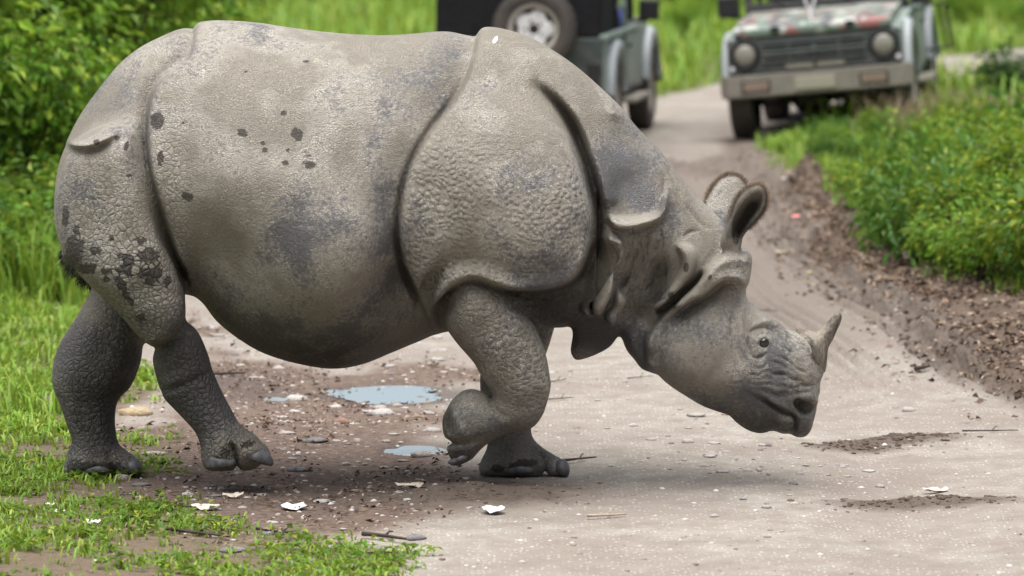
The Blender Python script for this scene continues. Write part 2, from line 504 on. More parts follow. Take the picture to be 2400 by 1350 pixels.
def tube(bm, pts, r, seg=8):
    pts = [Vector(p) for p in pts]; rings = []
    for i, p in enumerate(pts):
        d = (pts[min(i + 1, len(pts) - 1)] - pts[max(i - 1, 0)]).normalized()
        a = d.orthogonal().normalized(); b = d.cross(a)
        rr = r[i] if isinstance(r, (list, tuple)) else r
        rings.append([bm.verts.new(p + (a * math.cos(2 * math.pi * k / seg) + b * math.sin(2 * math.pi * k / seg)) * rr) for k in range(seg)])
    for i in range(len(pts) - 1):
        # match ring phase
        off = min(range(seg), key=lambda s: (rings[i][0].co - rings[i + 1][s].co).length)
        rings[i + 1] = rings[i + 1][off:] + rings[i + 1][:off]
        for k in range(seg):
            bm.faces.new((rings[i][k], rings[i][(k + 1) % seg], rings[i + 1][(k + 1) % seg], rings[i + 1][k]))
    bm.faces.new(rings[0][::-1]); bm.faces.new(rings[-1])
    bmesh.ops.recalc_face_normals(bm, faces=bm.faces)

def camo_material():
    t = NT("camouflage_paint")
    co = t.coord()
    v1 = t.noise(t.mapping(co, (1, 1, 1), loc=(2.2, 0.4, 0)), 4.5, 2.0, 0.5, 0.6)
    v2 = t.noise(t.mapping(co, loc=(5, 3, 1)), 5.5, 2.0, 0.5, 0.6)
    v3 = t.noise(t.mapping(co, loc=(1, 9, 4)), 5.0, 2.0, 0.5, 0.4)
    c = t.mix(t.ramp(v1, [(0.50, 0.0), (0.54, 1.0)]), (0.13, 0.19, 0.155), (0.40, 0.42, 0.38))
    c = t.mix(t.ramp(v2, [(0.57, 0.0), (0.60, 1.0)]), c, (0.28, 0.10, 0.10))
    c = t.mix(t.ramp(v3, [(0.57, 0.0), (0.60, 1.0)]), c, (0.06, 0.065, 0.085))
    d = t.noise(co, 40.0, 4.0, 0.6)
    c = t.mix(t.math('MULTIPLY', t.ramp(d, [(0.4, 0.0), (0.7, 1.0)]), 0.35), c, (0.30, 0.26, 0.22))
    return t.done(c, 0.45, spec=0.5)

M_CAMO = camo_material()
def dirty_paint(name, base, dirt=(0.26, 0.22, 0.18), amount=0.5, rough=0.42):
    t = NT(name)
    co = t.coord()
    z = t.n('ShaderNodeSeparateXYZ', {0: co}).outputs[2]
    n = t.noise(co, 9.0, 5.0, 0.65)
    f = t.math('ADD', t.math('MULTIPLY', t.math('SUBTRACT', n, 0.45), 1.8), t.math('MULTIPLY', t.math('SUBTRACT', 0.75, z), 0.9))
    f = t.math('MULTIPLY', t.ramp(f, [(0.0, 0.0), (0.8, 1.0)]), amount)
    return t.done(t.mix(f, base, dirt), t.mix(f, (rough,) * 3, (0.85,) * 3), spec=0.5)
M_BODY = dirty_paint("dusty_green_paint", (0.05, 0.065, 0.062), amount=0.55)
M_SIDE = dirty_paint("dusty_pale_green_paint", (0.23, 0.285, 0.26), amount=0.6)
M_BUMP = dirty_paint("dusty_bumper", (0.20, 0.187, 0.16), (0.30, 0.262, 0.22), 0.8, 0.6)
M_PANEL = dirty_paint("dusty_dark_grille_panel", (0.075, 0.088, 0.086), (0.21, 0.185, 0.17), 0.7)
M_FLARE = plain("grey_white_flare", (0.33, 0.355, 0.37), 0.5, var=0.12, scale=5)
M_BLACK = plain("black_plastic", (0.016, 0.016, 0.017), 0.55, var=0.3)
M_CANVAS = plain("black_canvas", (0.012, 0.012, 0.014), 0.9, var=0.4, scale=30, spec=0.2)
M_RUBBER = dirty_paint("tyre_rubber", (0.022, 0.021, 0.021), (0.12, 0.10, 0.085), 0.55, 0.8)
M_RIM = plain("pale_wheel_paint", (0.74, 0.73, 0.74), 0.45, var=0.15)
M_RIMRING = dirty_paint("dusty_wheel_rim", (0.48, 0.46, 0.43), (0.40, 0.36, 0.31), amount=0.6)
M_LAMP = NT("headlamp_glass").done((0.27, 0.255, 0.22), 0.3, spec=0.6)
M_PLATE = plain("number_plate_dusty", (0.36, 0.335, 0.27), 0.6, var=0.08, scale=25)
M_WHITE = plain("white_metal_trim", (0.72, 0.70, 0.72), 0.4, var=0.1)
M_AMBER = plain("dusty_lamp_lens", (0.26, 0.19, 0.15), 0.35, var=0.1)
M_RED = plain("tail_lamp_lens", (0.05, 0.018, 0.016), 0.4, var=0.1)
_g = NT("windscreen_glass"); M_GLASS = _g.done((0.9, 0.95, 0.95), 0.03, spec=0.5, **{'Transmission Weight': 1.0, 'IOR': 1.1})
M_SEAT = plain("dark_seat_vinyl", (0.03, 0.03, 0.032), 0.6)

def wheel(parent, x, y, z, out, R=0.345, W=0.20, spare=None):
    """tyre with tread blocks, rim, hub; axis along local x, `out` = outward sign"""
    w = empty("wheel" if spare is None else "spare_wheel", (x, y, z), 0, parent)
    if spare is not None: w.rotation_euler = (0, 0, spare)
    bm = bmesh.new()
    h = W / 2
    lathe_x(bm, [(-h * 0.75, R * 0.60), (-h * 0.98, R * 0.70), (-h, R * 0.84), (-h * 0.86, R * 0.955), (-h * 0.55, R * 0.985), (h * 0.55, R * 0.985), (h * 0.86, R * 0.955), (h, R * 0.84), (h * 0.98, R * 0.70), (h * 0.75, R * 0.60)], 40, caps=False)
    for k in range(30):                       # tread blocks
        a = 2 * math.pi * k / 30
        for s in (-1, 0, 1):
            aa = a + (0.1 if s == 0 else 0.0)
            m = Matrix.Rotation(aa, 4, 'X')
            b2 = bmesh.new(); box(b2, s * h * 0.55 - h * 0.22, s * h * 0.55 + h * 0.22, -0.026, 0.026, R * 0.97, R * 1.005)
            bmesh.ops.transform(b2, matrix=m, verts=b2.verts)
            tmp = bpy.data.meshes.new("t"); b2.to_mesh(tmp); b2.free(); bm.from_mesh(tmp); bpy.data.meshes.remove(tmp)
    ty = bm_obj("tyre", bm, M_RUBBER, w); ty.data.polygons.foreach_set('use_smooth', [len(p.vertices) == 4 and p.area > 0.003 for p in ty.data.polygons])
    bm = bmesh.new()
    lathe_x(bm, [(-out * h * 0.5, R * 0.62), (out * h * 0.78, R * 0.63), (out * h * 0.80, R * 0.57), (out * h * 0.45, R * 0.53), (out * h * 0.30, R * 0.50)], 40, caps=False)
    bm_obj("rim", bm, M_RIMRING, w, True)
    bm = bmesh.new()                          # pressed-steel spider with window holes
    n = 50
    ro, ri = R * 0.50, R * 0.20
    prof_o, prof_m, prof_i = [], [], []
    for k in range(n):
        a = 2 * math.pi * k / n
        q = 0.5 + 0.5 * math.cos(5 * a)
        r1 = ro * (0.74 + 0.26 * q ** 0.6)
        prof_o.append(bm.verts.new((out * h * 0.36, r1 * math.cos(a), r1 * math.sin(a))))
        prof_m.append(bm.verts.new((out * h * 0.52, ro * 0.60 * math.cos(a), ro * 0.60 * math.sin(a))))
        prof_i.append(bm.verts.new((out * h * 0.40, ri * 0.62 * math.cos(a), ri * 0.62 * math.sin(a))))
    for A, B in ((prof_o, prof_m), (prof_m, prof_i)):
        for k in range(n): bm.faces.new((A[k], A[(k + 1) % n], B[(k + 1) % n], B[k]))
    bmesh.ops.recalc_face_normals(bm, faces=bm.faces)
    bm_obj("wheel_disc", bm, M_RIM, w, True)
    bm = bmesh.new(); lathe_x(bm, [(out * h * 0.1, ri * 0.62), (out * h * 0.42, ri * 0.6), (out * h * 0.46, ri * 0.4), (out * h * 0.46, 0.0)], 20)
    bm_obj("hub_cap", bm, M_BLACK, w, True)
    bm = bmesh.new(); lathe_x(bm, [(-out * h * 0.1, R * 0.52), (out * h * 0.05, R * 0.52), (out * h * 0.06, 0.0)], 24)
    bm_obj("brake_drum", bm, M_BLACK, w, True)
    for k in range(5):
        a = 2 * math.pi * (k + 0.5) / 5
        bm = bmesh.new(); lathe_x(bm, [(out * h * 0.40, 0.012), (out * h * 0.56, 0.010), (out * h * 0.57, 0.0)], 6, (0, ri * 1.05 * math.cos(a), ri * 1.05 * math.sin(a)))
        bm_obj("wheel_nut", bm, M_BLACK, w)
    return w

def jeep(name, label, loc, rz, roll, front_detail, soft_top, scale=1.0):
    j = empty(name, loc, rz)
    j.rotation_euler = (0, roll, rz)
    j.scale = (scale,) * 3
    tag(j, label, "jeep", "safari jeeps on the road")
    YF, YR = 1.25, -1.12                     # axles
    def arch(yc, zc, r, n=10, a0=0, a1=math.pi):
        return [(yc + r * math.cos(a0 + (a1 - a0) * k / n), zc + r * math.sin(a0 + (a1 - a0) * k / n)) for k in range(n + 1)]
    # side panels with wheel arches
    for s in (-1, 1):
        bm = bmesh.new()
        prof = [(-1.78, 0.46)] + arch(YR, 0.42, 0.40, 10, math.pi, 0) + [(-0.66, 0.42), (0.78, 0.42)] + arch(YF, 0.42, 0.40, 10, math.pi, 0) + [(1.70, 0.50), (1.74, 0.80), (1.70, 0.88), (0.50, 0.94), (-1.76, 0.93)]
        x0, x1 = (0.665, 0.70) if s > 0 else (-0.70, -0.665)
        prism(bm, prof, x0, x1)
        bm_obj("side_panel", bm, M_SIDE, j)
        bm = bmesh.new()                      # top rail of the tub
        box(bm, s * 0.70 - 0.035, s * 0.70 + 0.035, -1.78, 0.42, 0.925, 0.965, 0.008)
        bm_obj("tub_rail", bm, M_SIDE, j)
        for yc in (YF, YR):                   # wheel arch flare
            bm = bmesh.new()
            A = arch(yc, 0.42, 0.40, 14, math.radians(175), math.radians(5)); B = arch(yc, 0.42, 0.47, 14, math.radians(175), math.radians(5))
            xa, xb = s * 0.69, s * 0.775
            ra = [bm.verts.new((xb, y, z - 0.02)) for y, z in A]; rb = [bm.verts.new((xb - s * 0.02, y, z)) for y, z in B]; rc = [bm.verts.new((xa, y, z + 0.025)) for y, z in B]; rd = [bm.verts.new((xa, y, z)) for y, z in A]
            for p, q in ((ra, rb), (rb, rc), (rc, rd), (rd, ra)):
                for k in range(14): bm.faces.new((p[k], p[k + 1], q[k + 1], q[k]))
            bmesh.ops.recalc_face_normals(bm, faces=bm.faces)
            bm_obj("wheel_arch", bm, M_FLARE, j, True)
        bm = bmesh.new(); box(bm, s * 0.74 - 0.07, s * 0.74 + 0.07, -0.45, 0.62, 0.33, 0.37, 0.01)
        bm_obj("side_step", bm, M_BUMP, j)
        # door with its handle
        bm = bmesh.new(); prism(bm, [(-0.42, 0.47), (0.46, 0.47), (0.46, 0.90), (-0.42, 0.92)], s * 0.702, s * 0.722, 0.006)
        d = bm_obj("door", bm, M_SIDE, j)
        bm = bmesh.new(); box(bm, s * 0.735 - 0.012, s * 0.735 + 0.012, -0.36, -0.22, 0.80, 0.825, 0.004); bm_obj("handle", bm, M_BLACK, d)
    # floor, rear panel, inner arches
    bm = bmesh.new(); box(bm, -0.66, 0.66, -1.76, 1.68, 0.44, 0.52); bm_obj("floor_pan", bm, M_BLACK, j)
    bm = bmesh.new(); box(bm, -0.70, 0.70, -1.81, -1.765, 0.46, 0.94, 0.012); tg_ = bm_obj("tailgate", bm, M_BODY, j)
    bm = bmesh.new(); box(bm, -0.06, 0.06, -1.835, -1.812, 0.70, 0.73, 0.004); bm_obj("handle", bm, M_BLACK, tg_)
    for s in (-1, 1):
        bm = bmesh.new(); box(bm, s * 0.63 - 0.05, s * 0.63 + 0.05, -1.845, -1.812, 0.56, 0.74, 0.01); bm_obj("tail_lamp", bm, M_BLACK, j)
    bm = bmesh.new(); box(bm, -0.66, 0.66, -1.90, -1.82, 0.38, 0.50, 0.015); bm_obj("rear_bumper", bm, M_BUMP, j)
    # chassis and axles
    for s in (-1, 1):
        bm = bmesh.new(); box(bm, s * 0.38 - 0.05, s * 0.38 + 0.05, -1.75, 1.75, 0.34, 0.44); bm_obj("chassis_rail", bm, M_BLACK, j)
    for yc in (YF, YR):
        bm = bmesh.new(); lathe_x(bm, [(-0.62, 0.045), (-0.16, 0.05), (-0.10, 0.13), (0.10, 0.13), (0.16, 0.05), (0.62, 0.045)], 14, (0.10, yc, 0.33)); bm_obj("axle", bm, M_BLACK, j)
    for yc in (YF, YR):
        for s in (-1, 1):
            wheel(j, s * 0.645, yc, 0.345, s)
    # bonnet
    bm = bmesh.new()
    prism(bm, [(1.73, 0.845), (1.77, 0.87), (1.765, 0.925), (1.70, 0.955), (1.2, 0.99), (0.44, 1.02), (0.44, 0.93), (1.70, 0.86)], -0.63, 0.63, 0.012)
    hood = bm_obj("bonnet", bm, M_CAMO, j)
    hood['label'] = "camouflage painted bonnet"
    for s in (-0.30, 0.30):
        bm = bmesh.new(); box(bm, s - 0.035, s + 0.035, 1.735, 1.775, 0.88, 0.935, 0.006); bm_obj("bonnet_strap", bm, M_BLACK, hood)
    for s in (-1, 1):                         # wing tops beside the bonnet
        bm = bmesh.new(); prism(bm, [(1.72, 0.80), (1.74, 0.84), (1.68, 0.87), (0.45, 0.955), (0.45, 0.90)], s * 0.60, s * 0.705, 0.006); bm_obj("wing_top", bm, M_SIDE, j)
    # nose
    bm = bmesh.new(); box(bm, -0.695, 0.695, 1.66, 1.745, 0.56, 0.855, 0.02); nose = bm_obj("front_panel", bm, M_PANEL, j)
    bm = bmesh.new(); box(bm, -0.41, 0.41, 1.742, 1.752, 0.655, 0.80); gr = bm_obj("grille", bm, M_BLACK, j)
    for z in (0.655, 0.70, 0.728, 0.76, 0.80):
        bm = bmesh.new(); box(bm, -0.42, 0.42, 1.748, 1.772, z - (0.012 if z == 0.728 else 0.007), z + (0.012 if z == 0.728 else 0.007), 0.003); bm_obj("grille_bar", bm, M_PANEL, gr)
    for s in (-0.41, -0.2, 0.0, 0.2, 0.41):
        bm = bmesh.new(); box(bm, s - 0.007, s + 0.007, 1.746, 1.768, 0.65, 0.805); bm_obj("grille_post", bm, M_PANEL, gr)
    bm = bmesh.new(); lathe_x(bm, [(0, 0.034), (0.012, 0.030), (0.014, 0.0)], 6); bmesh.ops.rotate(bm, matrix=Matrix.Rotation(math.pi / 2, 3, 'Z'), verts=bm.verts); bmesh.ops.translate(bm, vec=(0, 1.775, 0.728), verts=bm.verts)
    bm_obj("badge", bm, M_PANEL, gr)
    for s in (-1, 1):
        h = empty("headlight", (s * 0.555, 1.745, 0.725), 0, j)
        def ring(prof, nm, mat):
            bm = bmesh.new(); lathe_x(bm, prof, 32); bmesh.ops.rotate(bm, matrix=Matrix.Rotation(math.pi / 2, 3, 'Z'), verts=bm.verts); return bm_obj(nm, bm, mat, h, True)
        ring([(0.0, 0.122), (0.022, 0.116), (0.026, 0.094), (0.012, 0.088), (0.008, 0.0)], "bezel", M_BLACK)
        ring([(0.012, 0.088), (0.024, 0.077), (0.034, 0.045), (0.038, 0.0)], "lens", M_LAMP)
        bm = bmesh.new(); box(bm, s * 0.665 - 0.018, s * 0.665 + 0.018, 1.742, 1.76, 0.60, 0.635, 0.005); bm_obj("side_lamp", bm, M_WHITE, j)
    for s in (-1, 1):
        bm = bmesh.new(); box(bm, s * 0.125 - 0.11, s * 0.125 + 0.11, 1.748, 1.758, 0.592, 0.622, 0.003); bm_obj("number_plate", bm, M_PLATE, j)
    # bumper with lamps
    bm = bmesh.new()
    ptop = [(-0.775, 1.70), (-0.765, 1.80), (-0.70, 1.875), (-0.55, 1.905), (0.55, 1.905), (0.70, 1.875), (0.765, 1.80), (0.775, 1.70), (0.70, 1.70), (0.66, 1.80), (-0.66, 1.80), (-0.70, 1.70)]
    lo = [bm.verts.new((x, y, 0.385)) for x, y in ptop]; hi = [bm.verts.new((x, y, 0.565)) for x, y in ptop]
    fs = [bm.faces.new(lo[::-1]), bm.faces.new(hi)] + [bm.faces.new((lo[k], lo[(k + 1) % 12], hi[(k + 1) % 12], hi[k])) for k in range(12)]
    bmesh.ops.recalc_face_normals(bm, faces=fs)
    bmesh.ops.bevel(bm, geom=[e for e in bm.edges if abs(e.verts[0].co.z - e.verts[1].co.z) < 1e-4], offset=0.016, segments=2, affect='EDGES')
    bp = bm_obj("bumper", bm, M_BUMP, j)
    for s in (-1, 1):
        bm = bmesh.new(); box(bm, s * 0.47 - 0.115, s * 0.47 + 0.115, 1.895, 1.908, 0.425, 0.52); fr = bm_obj("lamp_recess", bm, M_BLACK, bp)
        bm = bmesh.new(); box(bm, s * 0.47 - 0.10, s * 0.47 + 0.10, 1.90, 1.914, 0.438, 0.508, 0.004); bm_obj("lamp_lens", bm, M_AMBER, bp)
    bm = bmesh.new(); box(bm, -0.16, 0.16, 1.900, 1.916, 0.425, 0.525, 0.003); bm_obj("plate_mount", bm, M_PLATE, bp)
    # windscreen frame
    th = Matrix.Rotation(math.radians(-14), 4, 'X')
    def tilt(bm): bmesh.ops.transform(bm, matrix=Matrix.Translation((0, 0.44, 1.0)) @ Matrix.Rotation(math.radians(14), 4, 'X'), verts=bm.verts)
    bm = bmesh.new(); box(bm, -0.67, 0.67, -0.03, 0.03, 0.0, 0.085, 0.01); box(bm, -0.67, 0.67, -0.025, 0.025, 0.50, 0.56, 0.01)
    box(bm, -0.67, -0.61, -0.024, 0.024, 0.08, 0.51); box(bm, 0.61, 0.67, -0.024, 0.024, 0.08, 0.51); tilt(bm)
    ws = bm_obj("windscreen_frame", bm, M_BLACK, j)
    bm = bmesh.new(); box(bm, -0.612, 0.612, -0.005, 0.005, 0.083, 0.503); tilt(bm); bm_obj("windscreen", bm, M_GLASS, ws)
    for s in (-0.25, 0.30):
        bm = bmesh.new(); tube(bm, [(s, 0.51, 1.03), (s + 0.12, 0.45, 1.16), (s + 0.30, 0.41, 1.24)], 0.008, 6); bm_obj("wiper", bm, M_BLACK, ws)
    for s in (-1, 1):
        bm = bmesh.new(); tube(bm, [(s * 0.66, 0.46, 0.98), (s * 0.78, 0.50, 0.99), (s * 0.80, 0.50, 1.06)], 0.012, 6); ma = bm_obj("mirror_arm", bm, M_BLACK, j)
        bm = bmesh.new(); box(bm, s * 0.80 - 0.09, s * 0.80 + 0.09, 0.47, 0.52, 0.99, 1.17, 0.02); bm_obj("mirror", bm, M_BLACK, ma)
    # seats, wheel, hoops
    for x in (-0.34, 0.34):
        bm = bmesh.new(); box(bm, x - 0.23, x + 0.23, -0.45, 0.02, 0.56, 0.72, 0.03); st = bm_obj("seat", bm, M_SEAT, j)
        bm = bmesh.new(); prism(bm, [(-0.42, 0.70), (-0.54, 1.22), (-0.63, 1.20), (-0.54, 0.70)], x - 0.22, x + 0.22, 0.02); bm_obj("seat_back", bm, M_SEAT, st)
    bm = bmesh.new()
    n = 24
    tube(bm, [(0.34 + 0.19 * math.cos(2 * math.pi * k / n), 0.10 + 0.05 * math.sin(2 * math.pi * k / n), 1.02 + 0.18 * math.sin(2 * math.pi * k / n)) for k in range(n + 1)], 0.013, 6); bm_obj("steering_wheel", bm, M_BLACK, j)
    for yy in (-0.62, -1.70):
        bm = bmesh.new(); tube(bm, [(-0.66, yy, 0.95), (-0.65, yy, 1.45), (-0.60, yy, 1.62), (0, yy, 1.66), (0.60, yy, 1.62), (0.65, yy, 1.45), (0.66, yy, 0.95)], 0.022, 8); bm_obj("roll_hoop", bm, M_BLACK, j)
    for s in (-1, 1):
        bm = bmesh.new(); tube(bm, [(s * 0.60, -1.70, 1.62), (s * 0.60, -0.62, 1.62), (s * 0.60, 0.31, 1.55)], 0.02, 8); bm_obj("roof_rail", bm, M_BLACK, j)
    bm = bmesh.new(); box(bm, -0.62, 0.62, -1.62, -0.80, 0.60, 0.80, 0.03); bm_obj("rear_bench", bm, M_SEAT, j)
    if soft_top:
        bm = bmesh.new(); prism(bm, [(-1.79, 0.95), (-1.74, 1.62), (-1.66, 1.69), (-0.62, 1.70), (0.30, 1.62), (0.30, 1.59), (-0.62, 1.67), (-1.62, 1.66), (-1.70, 1.60), (-1.75, 0.95)], -0.67, 0.67, 0.006); bm_obj("canvas_top", bm, M_CANVAS, j)
        for s in (-1, 1):
            bm = bmesh.new(); prism(bm, [(-1.77, 0.95), (-1.72, 1.62), (-0.98, 1.66), (-0.98, 0.95)], s * 0.668, s * 0.684); bm_obj("canvas_side", bm, M_CANVAS, j)
            bm = bmesh.new(); prism(bm, [(-0.44, 0.93), (-0.44, 1.58), (-0.39, 1.58), (-0.36, 0.96), (0.20, 0.96), (0.20, 0.93)], s * 0.685, s * 0.715); bm_obj("door_frame", bm, M_SIDE, j)
            bm = bmesh.new(); prism(bm, [(-0.80, 1.14), (-0.44, 1.14), (-0.44, 1.18), (-0.80, 1.18)], s * 0.685, s * 0.715); bm_obj("grab_rail", bm, M_SIDE, j)
        wheel(j, 0.16, -1.93, 1.02, 1, R=0.335, W=0.21, spare=-math.pi / 2)
        bm = bmesh.new(); box(bm, 0.08, 0.24, -1.86, -1.80, 0.84, 1.12, 0.01); bm_obj("spare_carrier", bm, M_BLACK, j)
    else:
        bm = bmesh.new(); prism(bm, [(0.34, 1.60), (0.34, 1.64), (-1.72, 1.72), (-1.72, 1.68)], -0.68, 0.68, 0.006); bm_obj("canvas_top", bm, M_CANVAS, j)
        # forked bare-metal ornament on the bonnet
        bm = bmesh.new(); tube(bm, [(0.02, 1.60, 0.955), (0.02, 1.58, 1.03)], 0.012, 6); tube(bm, [(0.02, 1.58, 1.02), (0.055, 1.57, 1.10), (0.06, 1.56, 1.17)], 0.010, 6); tube(bm, [(0.02, 1.58, 1.02), (-0.015, 1.57, 1.10), (-0.02, 1.56, 1.17)], 0.010, 6)
        bm_obj("bonnet_ornament", bm, M_WHITE, j)
        bm = bmesh.new(); tube(bm, [(-0.72, -0.42, 0.95), (-0.92, -0.50, 0.92), (-0.95, -0.50, 0.56), (-0.74, -0.46, 0.55)], 0.016, 6); tube(bm, [(-0.86, -0.47, 0.94), (-0.90, -0.48, 0.56)], 0.013, 6)
        bm_obj("step_frame", bm, M_BLACK, j)
    return j

jx, jy = G(1725, 327)
yaw_r = math.pi + math.radians(-9.5)
# local front-right tyre is the one at the left of the picture
fw = Vector((math.sin(math.radians(9.5)) * -1, -math.cos(math.radians(9.5))))
lat = Vector((fw.y, -fw.x))                     # local +x in the world
c_ = Vector((jx, jy)) + Vector((0.10, 0.05)) - fw * 1.25 - lat * 0.645
jeep_r = jeep("jeep", "open green jeep with a camouflage painted bonnet facing the viewer on the road", (c_.x, c_.y, 0.035), math.atan2(-fw.x, fw.y), math.radians(5.2), True, False)
fw2 = Vector((math.sin(math.radians(8.8)), math.cos(math.radians(8.8))))
lat2 = Vector((fw2.y, -fw2.x))
sp = Vector(((1253 - 1200) * 32.4 / F_PX, 16.3))
c2 = sp + fw2 * 1.93 * 0.95 - lat2 * 0.16 * 0.95
jeep_l = jeep("jeep", "dusty green jeep seen from behind with a spare wheel on its black canvas back", (c2.x, c2.y, 0.0), math.atan2(-fw2.x, fw2.y), 0.0, False, True, 0.95)
# ================================================================ RHINOCEROS
# One continuous skin: rounded masses are joined as an implicit field, the skin folds are raised and
# sunk on it, and the surface is drawn out as a quad mesh.
YB = -0.25                                    # depth of the animal's mid-plane
VX = 0.0075                                   # voxel size
gx = np.arange(-1.86, 1.34, VX, dtype=np.float32)
gy = np.arange(YB - 0.74, YB + 0.74, VX, dtype=np.float32)
gz = np.arange(-0.06, 1.80, VX, dtype=np.float32)
NX, NY, NZ = len(gx), len(gy), len(gz)
FIELD = np.full((NX, NY, NZ), 1.0, dtype=np.float32)

def blur2(a, s):
    """gaussian blur of a 2D array, s in cells"""
    r = int(3 * s) + 1
    k = np.exp(-0.5 * (np.arange(-r, r + 1) / s) ** 2); k /= k.sum()
    for ax in (0, 1):
        p = np.pad(a, [(r, r) if i == ax else (0, 0) for i in (0, 1)], mode='edge')
        o = np.zeros_like(a)
        for i, w in enumerate(k):
            o += w * (p[i:i + a.shape[0], :] if ax == 0 else p[:, i:i + a.shape[1]])
        a = o
    return a

def poly_sdf(px, pz, X, Z):
    """signed distance (positive inside) to a closed polygon"""
    d2 = np.full(X.shape, 1e9); inside = np.zeros(X.shape, bool)
    n = len(px)
    for i in range(n):
        ax, az = px[i], pz[i]; bx, bz = px[(i + 1) % n], pz[(i + 1) % n]
        ex, ez = bx - ax, bz - az
        L = ex * ex + ez * ez + 1e-12
        t = np.clip(((X - ax) * ex + (Z - az) * ez) / L, 0, 1)
        d2 = np.minimum(d2, (X - ax - t * ex) ** 2 + (Z - az - t * ez) ** 2)
        c = ((az > Z) != (bz > Z))
        if az != bz:
            inside ^= c & (X < (bx - ax) * (Z - az) / (bz - az) + ax)
    d = np.sqrt(d2)
    return np.where(inside, d, -d)

def ctrl(cp, X, Z, soft=0.10):
    """smooth interpolation of values given at photo positions: [(x, z, value)]"""
    num = np.zeros(X.shape); den = np.zeros(X.shape)
    for (x, z, w) in cp:
        k = 1.0 / ((X - x) ** 2 + (Z - z) ** 2 + soft * soft) ** 2
        num += k * w; den += k
    return num / den

def smin(a, b, k):
    h = np.clip(k - np.abs(a - b), 0, None) / k
    return np.minimum(a, b) - h * h * k * 0.25

def slab(poly, yc, W, R, k, p=2.0, blur=4, closed_n=5, carve=False):
    """a rounded mass: side-view outline (photo positions), centre depth, half thickness, edge radius"""
    def ycv(v):
        if isinstance(yc, (int, float)): return yc
        return float(np.interp(v, [a for a, _ in yc], [b for _, b in yc]))
    pw = np.array([P(u, v, ycv(v)) for u, v in catmull(poly, True, closed_n)])
    m = 0.10
    i0 = max(0, int((pw[:, 0].min() - m - gx[0]) / VX)); i1 = min(NX, int((pw[:, 0].max() + m - gx[0]) / VX) + 1)
    k0 = max(0, int((pw[:, 1].min() - m - gz[0]) / VX)); k1 = min(NZ, int((pw[:, 1].max() + m - gz[0]) / VX) + 1)
    X, Z = np.meshgrid(gx[i0:i1].astype(float), gz[k0:k1].astype(float), indexing='ij')
    d = poly_sdf(pw[:, 0], pw[:, 1], X, Z)
    if isinstance(W, (int, float)):
        Wm = np.full(X.shape, float(W))
    else:
        Wm = ctrl([(*P(u, v, ycv(v)), w) for u, v, w in W], X, Z)
    if isinstance(yc, (int, float)):
        Ym = np.full(X.shape, float(yc))
    else:
        zs = [P(1200, v, y)[1] for v, y in yc]
        o = np.argsort(zs)
        Ym = np.interp(Z, np.array(zs)[o], np.array([y for _, y in yc])[o])
    s = np.clip(1.0 - d / R, 0.0, None)
    sb = blur2(s, blur)
    t = np.clip(d / (blur * VX * 2.5), 0, 1)
    s = s * (1 - t) + sb * t
    wmax = Wm.max() + m
    j0 = max(0, int((Ym.min() - wmax - gy[0]) / VX)); j1 = min(NY, int((Ym.max() + wmax - gy[0]) / VX) + 1)
    yy = gy[j0:j1]
    a = (np.abs(yy[None, :, None] - Ym[:, None, :].astype(np.float32)) / Wm[:, None, :].astype(np.float32))
    s3 = s[:, None, :].astype(np.float32)
    if p == 2.0:
        f = np.sqrt(s3 * s3 + a * a)
    else:
        f = (s3 ** p + a ** p) ** (1.0 / p)
    f = (f - 1.0) * np.minimum(R, Wm)[:, None, :].astype(np.float32)
    sl = (slice(i0, i1), slice(j0, j1), slice(k0, k1))
    FIELD[sl] = -smin(-FIELD[sl], f, k) if carve else smin(FIELD[sl], f, k)

# ---- torso, rump and neck
TORSO = [(128,500),(131,430),(140,380),(158,330),(185,275),(230,210),(280,150),(330,110),(390,80),(440,60),(480,50),(520,48),(600,53),(680,65),(750,74),(820,80),(900,83),(980,78),(1050,71),(1110,71),(1150,66),(1200,74),(1250,92),(1300,120),(1350,155),(1400,198),(1450,245),(1480,280),(1520,325),(1560,368),(1600,420),(1640,465),(1680,505),(1715,545),(1735,600),(1725,650),(1680,720),(1620,770),(1540,785),(1466,785),(1430,772),(1385,765),(1338,764),(1318,768),(1250,770),(1150,775),(1050,775),(980,800),(920,825),(850,852),(780,862),(700,850),(620,825),(560,790),(510,750),(474,708),(440,690),(380,680),(300,665),(220,640),(165,600),(138,560)]
slab(TORSO, YB, [(190,400,.44),(350,350,.52),(330,600,.44),(500,600,.55),(650,450,.62),(800,550,.64),(700,250,.58),(950,400,.56),(1000,700,.50),(1150,400,.54),(1250,520,.50),(1150,220,.46),(1390,400,.36),(1395,560,.30),(1490,470,.31),(1495,600,.19),(1480,680,.15),(1548,640,.18),(1600,600,.25),(1700,600,.24),(1300,700,.32),(1450,700,.22)], 0.60, 0.02, blur=9)
# ---- thigh plates: near and far
THIGH = [(129,480),(140,410),(180,330),(260,290),(335,300),(350,400),(372,490),(392,555),(418,600),(430,640),(433,700),(430,745),(405,785),(372,803),(350,806),(325,785),(300,755),(262,712),(215,668),(180,630),(148,585)]
slab(THIGH, YB - 0.33, [(240,450,.23),(330,450,.24),(300,600,.235),(380,700,.19),(370,780,.15),(180,450,.18)], 0.13, 0.05, p=2.4)
FTHIGH = [(150,520),(150,420),(200,340),(300,310),(345,400),(370,500),(400,580),(430,650),(400,710),(330,730),(250,690),(200,650),(165,590)]
slab(FTHIGH, YB + 0.33, [(240,450,.23),(330,450,.24),(300,600,.21)], 0.16, 0.05, p=2.2)
